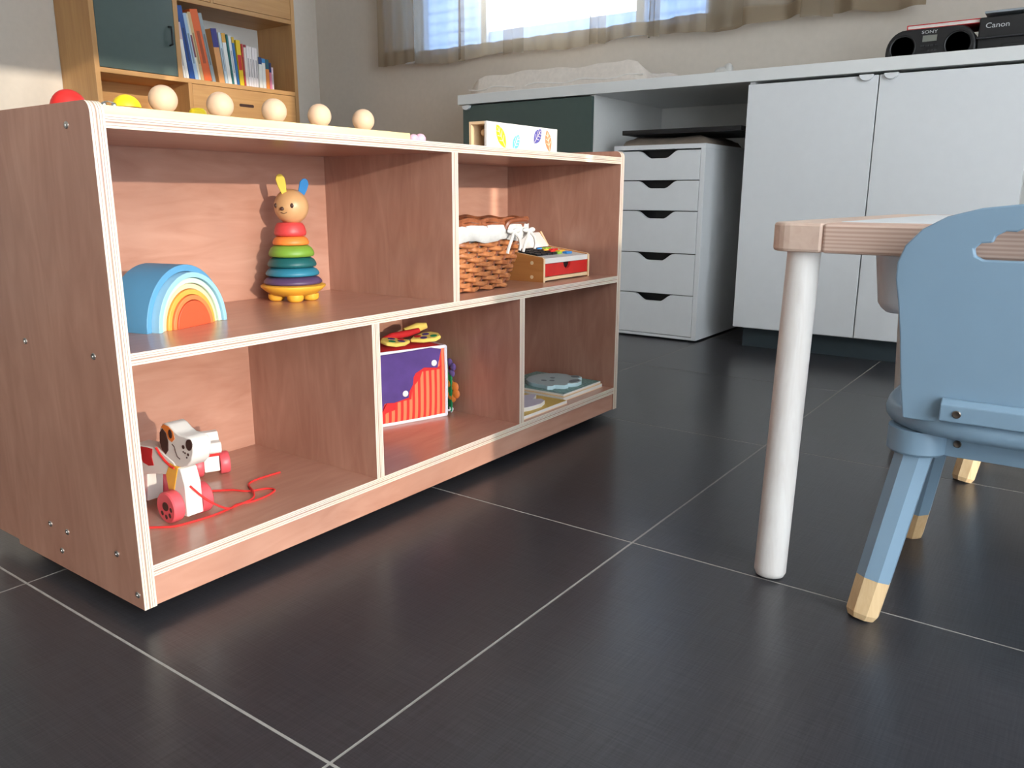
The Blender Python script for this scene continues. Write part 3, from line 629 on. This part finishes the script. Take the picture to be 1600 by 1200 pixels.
# ================================================================== COUNTER WALL
ct = B('countertop', M['counter'], None, 2.093, XR-.002, -1.06, 1.033, .889, .9275, .0015); tag(ct, 'long white worktop running under the curtained window', 'worktop')
cg = thing('green_cabinet', 'base cabinet with a dark green door at the far end of the worktop', 'cabinet', (2.10, .388, 0))
g = MB(); g.box(.018, .62, 0, .018, .07, .889); g.box(.018, .62, .606, .624, .07, .889); g.box(.018, .62, .018, .606, .07, .088); g.box(.602, .62, .018, .606, .088, .889); g.build('body', M['whitematt'], cg)
d = B('door', M['green'], cg, 0, .017, .002, .622, .074, .884, .001)
def tab(par, y, z):
    pts = [(y+.021*math.cos(math.radians(180+180*i/12)), z+.018*math.sin(math.radians(180+180*i/12))) for i in range(13)]
    return MB().prism(pts, 'yz', -.014, -.001).build('handle', M['white'], par, bevel=.002)
tab(d, .597, .884)
B('plinth', M['plinth'], cg, .055, .07, 0, .624, 0, .07)
cw = thing('white_cabinet', 'white two-door base cabinet on the right under the worktop', 'cabinet', (2.10, -1.018, 0))
g = MB(); g.box(.018, .62, 0, .018, .07, .889); g.box(.018, .62, .794, .812, .07, .889); g.box(.018, .62, .018, .794, .07, .088); g.box(.602, .62, .018, .794, .088, .889); g.build('body', M['whitematt'], cw)
d1 = B('door', M['white'], cw, 0, .017, .409, .811, .074, .880, .0012); d2 = B('door', M['white'], cw, 0, .017, .001, .4055, .074, .880, .0012)
tab(d1, .442, .882); tab(d2, .372, .882)
B('plinth', M['plinth'], cw, .050, .066, 0, .79, 0, .07)
struct(B('trim_1', M['whitematt'], None, 2.69, 2.705, -.204, .386, 0, .888))
# drawer unit
ax = thing('drawer_unit', 'tall narrow white drawer unit with five scooped drawers beside the toy shelf', 'drawers', (2.097, -.072, 0))
g = MB(); g.box(0, .57, 0, .018, .006, .684); g.box(0, .57, .342, .360, .006, .684); g.box(0, .57, 0, .360, .684, .700); g.box(0, .57, .018, .342, .006, .016); g.box(.55, .57, .018, .342, .016, .684); g.build('body', M['white'], ax, bevel=.001)
B('drawer_scoop_shade', M['dark'], ax, .04, .05, .019, .341, .017, .683)  # black sheet carries the shade seen through the drawer scoops
zz = [.682, .577, .470, .319, .169, .018]
for k in range(5):
    t, bo = zz[k]-.003, zz[k+1]
    def cv(y0, y1, z0, z1, n=8): return [(y0+(y1-y0)*i/n, z0+(z1-z0)*(3*(i/n)**2-2*(i/n)**3)) for i in range(n+1)]
    pts = [(.0195, bo), (.3405, bo), (.3405, t)]+cv(.258, .208, t, t-.026)+cv(.152, .102, t-.026, t)+[(.0195, t)]
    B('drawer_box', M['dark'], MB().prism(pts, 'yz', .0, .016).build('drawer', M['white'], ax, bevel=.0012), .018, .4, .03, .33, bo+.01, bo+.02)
for y in (.02, .34): MB().lathe([(.01, 0), (.012, .006)], 12, (.05, y, 0)).build('foot', M['dark'], ax)
# tray and folded fabric on the drawer unit
V = []; F = []; nx, ny = 14, 22
for i in range(nx+1):
    for j in range(ny+1):
        u, v = i/nx, j/ny; e = min(u, 1-u, v, 1-v); V.append((2.115+.36*u, -.068+.345*v, .7005+.030*min(1, e*7)**.5+.004*math.sin(9*u+7*v)*min(1, e*6)))
for i in range(nx):
    for j in range(ny): a = i*(ny+1)+j; F.append((a, a+ny+1, a+ny+2, a+1))
o = MB().add(V, F).add([(2.115, -.068, .7004), (2.475, -.068, .7004), (2.475, .277, .7004), (2.115, .277, .7004)], [(0, 3, 2, 1)]).build('folded_fabric', plain('taupe_fabric', (126, 112, 100), .9, .12, 30), None, smooth=True, auto=70); tag(o, 'taupe folded fabric lying on top of the drawer unit', 'fabric')
t = thing('black_tray', 'flat black tray lying on the folded fabric above the drawer unit', 'tray', (2.112, -.186, .7385))
B('base', M['dark'], t, 0, .36, 0, .45, 0, .004, .001)
for a in ((0, .008, 0, .45), (.352, .36, 0, .45), (.008, .352, 0, .008), (.008, .352, .442, .45)): B('rim', M['dark'], t, *a, .004, .016, .001)
# changing pad
cpd = thing('changing_pad', 'soft beige changing pad with piped edge on the worktop', 'changing pad', (2.25, .25, .9277))
V = []; F = []; nx, ny = 20, 40; LX, LY = .40, .86
for i in range(nx+1):
    for j in range(ny+1):
        u, v = i/nx, j/ny; e = min(u, 1-u); ev = min(v, 1-v); h = .052+.055*(abs(2*u-1)**2)*min(1, ev*10)**.5
        h = h*min(1, (e*22+.25))*min(1, ev*22+.25)+.004*math.sin(13*v+5*u)+.003*math.sin(31*v); V.append((LX*u, LY*v, max(h, .004)))
for i in range(nx):
    for j in range(ny): a = i*(ny+1)+j; F.append((a, a+ny+1, a+ny+2, a+1))
n0 = len(V); ring = [i*(ny+1) for i in range(nx+1)]+[nx*(ny+1)+j for j in range(1, ny+1)]+[i*(ny+1)+ny for i in range(nx-1, -1, -1)]+[j for j in range(ny-1, 0, -1)]
V += [(V[k][0], V[k][1], 0) for k in ring]; q = len(ring)
for i in range(q): F.append((ring[i], ring[(i+1) % q], n0+(i+1) % q, n0+i))
F.append(tuple(n0+i for i in range(q)))
MB().add(V, F).build('pad', M['beige'], cpd, smooth=True, auto=75)
MB().tube(smoothpath([(.002+.004*math.sin(j*1.7), LY*(.01+.98*j/12), .040+.006*math.sin(j*2.1)) for j in range(13)]), .0032, 6).build('piping', M['piping'], cpd, smooth=True)
o = MB(); o.ball((0, 0, .012), .03, 16, sx=.8, sy=1.1, sz=.62, h0=-.6); o.ball((0, -.018, .018), .018, 14, sz=1.3); o = o.build('crumpled_cloth', M['cloth'], None, loc=(2.24, -.06, .928), smooth=True); o.location.z = .935; tag(o, 'small crumpled white cloth on the middle of the worktop', 'cloth')
# radio
M['panelgrey'] = plain('radio_panel', (44, 44, 48), .4); M['lcd'] = plain('lcd_grey', (128, 130, 122), .3); M['lettering'] = plain('silver_lettering', (196, 198, 200), .4)
rd = thing('portable_radio', 'black portable CD radio with two round speakers on the worktop', 'radio', (2.30, -.705, .9277))
hw, hh = .1285, .106
pts = []
for s_ in (1, -1):
    for i in range(9):
        a = math.radians(i*90/8) if s_ > 0 else math.radians(90+i*90/8); pts.append((s_*(hw-.055)+.055*math.cos(a), hh-.062+.062*math.sin(a)))
pts += [(-hw, .006), (-hw+.02, 0), (hw-.02, 0), (hw, .006)]
body = MB().prism(pts, 'yz', 0, .20).build('body', M['dark'], rd, smooth=True, bevel=.006, seg=3)
for y in (-.078, .078): MB().lathe([(.034, 0), (.037, -.002), (.039, -.0005), (.039, .004)], 32, (0, y, .052), 'x').build('speaker', M['dark'], body, smooth=True)
B('display', M['lcd'], body, -.0012, .002, -.018, .022, .066, .084); 
for i in range(4): B('button', M['panelgrey'], body, -.002, .002, -.024+i*.0135, -.015+i*.0135, .052, .056)
for i in range(3): B('button', M['panelgrey'], body, -.002, .002, -.020+i*.010, -.014+i*.010, .038, .042)
text('lettering', 'SONY', .0125, M['lettering'], body, (-.0008, .004, .0935), (math.pi/2, 0, -math.pi/2), sx=1.35)
o = thing('red_book', 'red book lying flat on top of the portable radio', 'book', (2.31, -.838, .9277+.1065))
B('cover', M['redcloth'], o, 0, .15, 0, .205, 0, .002); B('pages', M['toywhite'], o, .002, .148, .002, .203, .002, .011); B('cover', M['redcloth'], o, 0, .15, 0, .205, .011, .0135); B('spine', M['redcloth'], o, -.001, .15, .2035, .2055, .0, .0135)
# printer
pr = thing('printer', 'black inkjet printer at the right end of the worktop', 'printer', (2.30, -1.042, .9277))
B('body', M['dark'], pr, 0, .30, -.165, .206, 0, .060, .004)
B('front_panel', M['dark'], pr, -.006, .02, -.165, .206, .060, .118, .004)
B('paper_slot', M['dark'], pr, -.004, .02, -.10, .14, .018, .040, .002)
B('ledge', M['panelgrey'], pr, -.012, .01, -.165, .208, .057, .0615, .001)
MB().prism([(.02, .06), (.30, .06), (.30, .128), (.015, .118)], 'xz', -.165, .204).build('scanner', M['blackgloss'], pr, bevel=.003)
B('lid', plain('grey_lid', (150, 156, 162), .4), pr, .0, .30, -.160, .196, .129, .1355, .002)
text('lettering', 'Canon', .0205, M['lettering'], pr, (-.0065, .157, .093), (math.pi/2, 0, -math.pi/2), sx=1.15)

# ================================================================== CURTAINS
def curtain(name, label, along, a0, a1, base, z0, z1, amp, wl, mat, hem, group=None, seed=0, hemh=.062, folds=()):
    rnd = random.Random(seed); n = max(24, int((a1-a0)/.0075)); ph = [rnd.uniform(0, 6.28) for _ in range(4)]
    root = thing(name, label, 'curtain', (0, 0, z0), 0, group)
    def off(s, t): # gathered folds, tighter at the rail
        w_ = amp*(.55+.45*math.sin(s*2.1+ph[2]))
        return w_*math.sin(2*math.pi*s/wl+1.3*math.sin(s*5.3+ph[0])+ph[1])+.25*amp*math.sin(2*math.pi*s/wl*2.3+ph[3])*(1-t*.5)
    def sheet(za, zb, shift, nm, mt):
        V = []; F = []; nz = 8
        for i in range(n+1):
            s = a0+(a1-a0)*i/n
            for j in range(nz+1):
                t = j/nz; z = za+(zb-za)*t; o_ = off(s, (z-z0)/(z1-z0))+shift; zz_ = z-z0+(.010*math.sin(s*9+ph[1]) if za == z0 else 0)*(1-t)
                V.append((base+o_, s, zz_) if along == 'y' else (s, base+o_, zz_))
        for i in range(n):
            for j in range(nz): a = i*(nz+1)+j; F.append((a, a+1, a+nz+2, a+nz+1))
        return MB().add(V, F).build(nm, mt, root, smooth=True, auto=80)
    sheet(z0, z1, 0, 'fabric', mat)
    if hem: sheet(z0, z0+hemh, -.0015, 'hem', hem)
    for f0, f1 in folds: # gathered pleats folded over the flat cloth
        V = []; F = []; k = 10
        for i in range(k+1):
            s = f0+(f1-f0)*i/k; e = math.sin(math.pi*i/k)
            for j in range(9):
                z = z0-.004+(z1-z0)*j/8; V.append((base+off(s, j/8)-.004-.030*e, s+.012*math.sin(i*.9)*(1-j/8), z-z0))
        for i in range(k):
            for j in range(8): a = i*9+j; F.append((a, a+1, a+10, a+9))
        MB().add(V, F).build('pleat', mat, root, smooth=True, auto=80)
    return root
curtain('linen_curtain', 'wide taupe linen curtain with deep hem across the counter window', 'y', -.62, 1.785, 2.655, 1.178, 2.30, .028, .23, M['linen'], M['linenhem'], 'curtains at the counter window', 3, folds=((1.09, 1.20), (.66, .72), (.40, .44), (.03, .19), (1.44, 1.47), (-.30, -.2)))
curtain('linen_curtain', 'narrow gathered end of taupe linen curtain nearest the bookcase', 'y', 1.765, 2.02, 2.640, 1.195, 2.30, .022, .16, M['linenhem'], M['linenhem'], 'curtains at the counter window', 8)
o = MB().tube([(2.655, -.75, 2.315), (2.655, 2.15, 2.315)], .012, 12).build('curtain_rod', M['dark'], None, smooth=True)
for y in (-.7, 2.1): B('bracket', M['dark'], o, 2.655, XR, y-.008, y+.008, 2.305, 2.325)
tag(o, 'dark rod carrying the taupe curtains above the counter window', 'curtain rod')
curtain('sheer_curtain', 'left white sheer curtain at the window behind the camera', 'x', -1.95, .279, -2.52, .015, 2.12, .030, .17, M['sheer'], None, 'sheer curtains behind the camera', 5)
curtain('sheer_curtain', 'right white sheer curtain at the window behind the camera', 'x', .298, 1.2, -2.52, .015, 2.12, .030, .17, M['sheer'], None, 'sheer curtains behind the camera', 6)

# ================================================================== BOOKCASE
BX, BY, BW, BD = 1.25, 2.31, 1.078, .286
bc = thing('bookcase', 'tall oak bookcase with a dark green door and an open book compartment', 'bookcase', (BX, BY, 0))
t = .022
B('side_panel', M['oak_z'], bc, 0, t, 0, BD, 0, 1.95, .0015); B('side_panel', M['oak_z'], bc, BW-t, BW, 0, BD, 0, 1.95, .0015)
for z in (.04, .42, .832, 1.027, 1.377, 1.66, 1.928): B('shelf_board', M['oak_x'], bc, t, BW-t, .001, BD-.006, z, z+.02, .001)
B('divider', M['oak_z'], bc, .388, .410, .001, BD-.006, 1.047, 1.377); B('divider', M['oak_z'], bc, .434, .452, .001, BD-.006, .852, 1.027); B('divider', M['oak_z'], bc, .586, .60, .001, BD-.006, 1.397, 1.66)
B('back_panel', M['whitematt'], bc, t, BW-t, BD-.006, BD, .0, 1.95); B('back_lining', M['oak_x'], bc, t, .434, BD-.010, BD-.006, .852, 1.027)
def slotfront(x0, x1, z0, z1, slot=True):
    d = B('drawer', M['oak_x'], bc, x0+.002, x1-.002, .002, .020, z0+.002, z1-.002, .001)
    if slot:
        c = (x0+x1)/2-.005; MB().prism(rrect(c-.042, c+.042, (z0+z1)/2+.006, (z0+z1)/2+.020, .006, 5)[::-1], 'xz', .0005, .004).build('grip_slot_shade', M['brown'], d)  # dark plate painted for the shade inside the grip slot
slotfront(.452, BW-t, .852, 1.027); slotfront(t, BW-t, .44, .832); slotfront(.60, BW-t, 1.397, 1.66, False); slotfront(.410, .586, 1.397, 1.66, False); slotfront(t, BW-t, .06, .42)
d = B('door', M['green'], bc, t+.002, .386, .001, .019, 1.049, 1.655, .001)
h = MB().tube([(.358, .001, 1.178), (.358, -.022, 1.180), (.358, -.022, 1.254), (.358, .001, 1.256)], .0045, 8).build('handle', M['dark'], d, smooth=True)
# books: (label, colour, spine band colour or None, base x, thickness, height, lean deg, band from top)
bks = [('thin white booklet, leftmost in the bookcase', (236, 230, 226), None, 1.684, .010, .225, 5, 0), ('white leaning booklet second from the left in the bookcase', (238, 236, 230), (210, 190, 196), 1.697, .014, .245, 6, .3),
       ('tall dark blue leaning folder in the bookcase', (24, 74, 150), None, 1.716, .026, .318, 7.5, 0), ('pale blue leaning folder beside the dark blue folder', (170, 196, 222), None, 1.744, .018, .290, 8.2, 0), ('thin cream leaning book in the bookcase', (230, 222, 204), (120, 60, 80), 1.7635, .010, .292, 8.8, .55),
       ('tan leaning book beside the orange binder', (214, 180, 130), None, 1.775, .016, .300, 9.2, 0), ('thick orange leaning binder in the bookcase', (230, 104, 46), None, 1.793, .040, .315, 9.6, 0), ('grey leaning folder right of the orange binder', (150, 160, 164), None, 1.836, .018, .305, 9.9, 0),
       ('orange book with indigo top band in the bookcase', (226, 160, 96), (56, 54, 130), 1.874, .030, .245, 7, .34), ('pale blue slim book in the bookcase', (196, 214, 224), None, 1.908, .014, .232, 6, 0), ('white book with an ochre top in the bookcase', (236, 236, 232), (222, 168, 70), 1.925, .020, .232, 6, .18),
       ('teal and white slim book in the bookcase', (40, 120, 120), None, 1.948, .009, .230, 5, 0), ('white slim book beside the teal book', (234, 236, 238), None, 1.959, .014, .226, 5, 0), ('blue book with mustard top in the bookcase', (44, 108, 168), (212, 176, 40), 1.976, .013, .222, 5, .12),
       ('yellow book with red emblem in the bookcase', (240, 204, 30), (206, 40, 34), 1.992, .024, .212, 3, .42), ('slim red book in the bookcase', (206, 74, 70), None, 2.019, .008, .198, 2, 0), ('cream book right of the slim red book', (236, 224, 216), (150, 50, 60), 2.029, .013, .196, 1.5, .06)]
for i in range(4): bks.append((f'{["first", "second", "third", "fourth"][i]} of four matching white books in the bookcase', (238, 230, 230), None, 2.044+i*.0145, .0135, .194-.002*i, 1 if i < 2 else 0, 0))
bks += [('short white book with a navy top in the bookcase', (236, 234, 228), (36, 66, 120), 2.108, .019, .150, 0, .22), ('short white book with sky blue top in the bookcase', (236, 234, 230), (54, 130, 190), 2.129, .019, .146, 0, .14),
        ('short orange book with teal top in the bookcase', (234, 140, 60), (40, 88, 104), 2.150, .020, .144, 0, .32), ('short navy and pink book in the bookcase', (224, 130, 160), (40, 48, 96), 2.172, .012, .130, 0, .35), ('smallest white book, rightmost in the bookcase', (236, 214, 220), None, 2.186, .010, .110, 0, 0)]
M['pages'] = plain('paper_pages', (240, 236, 226), .8)
def book(lb_, c, c2, x, th, h, lean, bf):
    b_ = thing('book', lb_, 'book', (x, BY+.030, 1.0472), 0, 'books in the bookcase'); b_.rotation_euler = (0, -math.radians(lean), 0)
    dp = min(.2, h*.72); m_ = plain('book_cover', c, .5, .02)
    # leaning books stand on their left lower edge's opposite corner: pivot at the base line
    g = MB(); g.box(0, th, 0, .002, 0, h); g.box(0, .0012, .002, dp, 0, h); g.box(th-.0012, th, .002, dp, 0, h)
    g.build('cover', m_, b_); B('pages', M['pages'], b_, .0012, th-.0012, .002, dp-.003, .002, h-.002)
    if c2:
        m2 = plain('book_band', c2, .5, .02)
        if bf > .38: B('band', m2, b_, th*.08, th*.92, -.0006, .001, h*.35, h*.68)
        else: B('band', m2, b_, -.0003, th+.0003, -.0006, .001, h*(1-bf), h+.0003)
    else: B('band', plain('book_print', tuple(int(v*.72) for v in c), .5), b_, th*.3, th*.7, -.0004, .001, h*.25, h*.7)
for q in bks: book(*q)

# ================================================================== TABLE
tb = thing('play_table', 'low pine play table with white lids and splayed whitewashed legs', 'table', (.45, -.853, 0), math.radians(-2.5))
TL, TW, z0, z1, rw = .70, .58, .4485, .4865, .072
def rail(y0, y1, rounded):
    r = .03; n = 6; p = []
    if rounded < 0: # outer edge at y0
        p = [(TL, y1), (0, y1)]+[(r-r*math.cos(math.radians(90*i/n)), y0+r-r*math.sin(math.radians(90*i/n))) for i in range(n+1)]+[(TL-r+r*math.sin(math.radians(90*i/n)), y0+r-r*math.cos(math.radians(90*i/n))) for i in range(n+1)]
    else:
        p = [(0, y0), (TL, y0)]+[(TL-r+r*math.cos(math.radians(90*i/n)), y1-r+r*math.sin(math.radians(90*i/n))) for i in range(n+1)]+[(r-r*math.sin(math.radians(90*i/n)), y1-r+r*math.cos(math.radians(90*i/n))) for i in range(n+1)]
    return MB().prism(p, 'xy', z0, z1).build('long_rail', M['pine_x'], tb, bevel=.004)
rail(-rw, 0, 1); rail(-TW, -TW+rw, -1)
for x in (0, TL-rw): B('end_rail', M['pine_y'], tb, x, x+rw, -TW+rw, -rw, z0, z1, .004)
for k in range(2): B('lid', M['white'], tb, rw+.001+k*(TL-2*rw)/2, rw-.001+(k+1)*(TL-2*rw)/2, -TW+rw+.001, -rw-.001, z1-.012, z1+.0006, .001)
for sx_, sy_ in ((0, 0), (1, 0), (0, 1), (1, 1)):
    X = lambda v: TL-v if sx_ else v
    Y = lambda v: -TW-v if sy_ else v
    a, b2 = (X(.033), Y(-.040), z0+.002), (X(-.028), Y(-.050), .0)
    P_ = [Vector(b2), Vector(b2)+(Vector(a)-Vector(b2))*.006, Vector(b2)+(Vector(a)-Vector(b2))*.02, a]
    MB().tube(P_, [.013, .0185, .0215, .0215], 28).build('leg', M['pinewhite'], tb, smooth=True, auto=50)
bi = thing('storage_bin', 'white plastic bin hanging under the play table', 'bin', (.57, -1.37, .36))
V = rrect(0, .24, 0, .41, .03)
g = MB(); m_ = len(V); L0 = [(x*.90+.012, y*.94+.012) for x, y in V]; L1 = [(x*.94+.007, y*.96+.008) for x, y in V]
vv = [(x*.86+.017, y*.91+.018, 0) for x, y in V]+[(x, y, .006) for x, y in L0]+[(x, y, .014) for x, y in L1]+[(x, y, .088) for x, y in V]+[(x*.97+.0036, y*.97+.006, .088) for x, y in V]+[(x*.92+.009, y*.95+.01, .012) for x, y in V]
ff = [tuple(range(m_))[::-1]]
for k in range(5):
    for i in range(m_): j = (i+1) % m_; ff.append((k*m_+i, k*m_+j, (k+1)*m_+j, (k+1)*m_+i))
ff.append(tuple(5*m_+i for i in range(m_)))
g.add(vv, ff).build('tub', M['white'], bi, smooth=True, auto=50)

# ================================================================== CHILD'S CHAIR
def make_chair(label, loc, rz):
    c = thing('child_chair', label, 'chair', loc, rz, "blue children's chairs at the play table")
    # seat: rounded square, dished rim
    S_ = []
    for i in range(64):
        a = 2*math.pi*i/64; k = (abs(math.cos(a))**3.0+abs(math.sin(a))**3.0)**(-1/3.0); S_.append((.152*k*math.cos(a), .146*k*math.sin(a)))
    V = []; F = []; lv = [(.90, .243), (.97, .245), (1.0, .251), (1.005, .258), (.99, .266), (.96, .2695), (.90, .268), (.80, .263)]
    for s_, z in lv: V += [(x*s_, y*s_, z) for x, y in S_]
    for j in range(len(lv)-1):
        for i in range(64): k = (i+1) % 64; F.append((j*64+i, j*64+k, (j+1)*64+k, (j+1)*64+i))
    F += [tuple(range(64))[::-1], tuple((len(lv)-1)*64+i for i in range(64))]
    MB().add(V, F).build('seat', M['blue'], c, smooth=True, auto=60)
    # backrest with a cloud cut-out
    o_ = [(-.110, .262), (.110, .262), (.116, .30), (.123, .36), (.129, .40), (.134, .425), (.1345, .445), (.128, .465), (.112, .484), (.088, .4985), (.055, .508), (.018, .5125)]
    outer = o_+[(-y, z) for y, z in o_[::-1] if z > .27]
    hb = [(-.048, .452), (-.056, .456), (-.058, .463), (-.053, .469), (-.044, .470), (-.043, .477), (-.035, .4815), (-.027, .480), (-.020, .487), (-.006, .4905), (.010, .489), (.020, .483), (.030, .4835), (.039, .478), (.041, .471), (.052, .470), (.058, .464), (.056, .456), (.048, .452)]
    # hb runs clockwise seen from +x with outer counter-clockwise; joined by one slit
    k = len(outer)-1; poly = outer+[outer[0]]
    # start the slit at the lower left corner
    poly = outer[:]+[outer[0]]+hb+[hb[0]]
    n = len(poly); slit = (len(outer), n-1)
    MB().prism(poly, 'yz', -.144, -.130, skip=(len(outer), n-1)).build('backrest', M['blue'], c, bevel=.0018)
    b_ = MB().prism([(-.158, .2685), (-.144, .2685), (-.144, .2935), (-.151, .2935), (-.158, .288)], 'xz', -.070, .070).build('back_block', M['blue'], c, bevel=.0015)
    for y in (-.052, .052): MB().lathe([(.0042, 0), (.0046, .0012), (.0036, .0022), (.0015, .0018)], 16, (0, 0, 0), 'x').build('bolt', M['bolt'], b_, loc=(-.158, y, .2785), rot=(0, 0, math.pi), smooth=True)
    for sx_ in (-1, 1):
        for sy_ in (-1, 1):
            top, ft = Vector((sx_*.098+.0, sy_*.094, .236)), Vector((sx_*.158, sy_*.128, 0))
            MB().lathe([(.031, .213), (.034, .216), (.034, .244)], 28, (top.x*1.03, top.y*1.03, 0)).build('leg_block', M['blue'], c, smooth=True)
            sp = ft+(top-ft)*.215; low = ft+(top-ft)*.03
            leg = MB().tube([sp, top], [.0212, .0225], 8).build('leg', M['blue'], c)
            MB().tube([ft, low, sp], [.0165, .0202, .0210], 8).build('leg_tip', M['tip'], leg)
    for sx_ in (-1, 1):
        a_ = B('apron', M['blue'], c, sx_*.10-.009, sx_*.10+.009, -.085, .085, .214, .2435, .001)
        if sx_ < 0: MB().lathe([(.0042, 0), (.0046, .0012), (.0036, .0022), (.0015, .0018)], 16, (0, 0, 0), 'x').build('bolt', M['bolt'], a_, loc=(-.109, .052, .231), rot=(0, 0, math.pi), smooth=True)
    for sy_ in (-1, 1): B('apron', M['blue'], c, -.085, .085, sy_*.094-.009, sy_*.094+.009, .214, .2435, .001)
    return c
M['bolt'] = plain('dark_steel_bolt', (120, 112, 104), .3, .1, 60, 1)
make_chair('dusty blue child chair with a cloud cut-out, back turned to the camera', (.535, -1.161, 0), 0)
make_chair('dusty blue child chair tucked in at the far end of the play table', (1.18, -1.195, 0), math.pi)
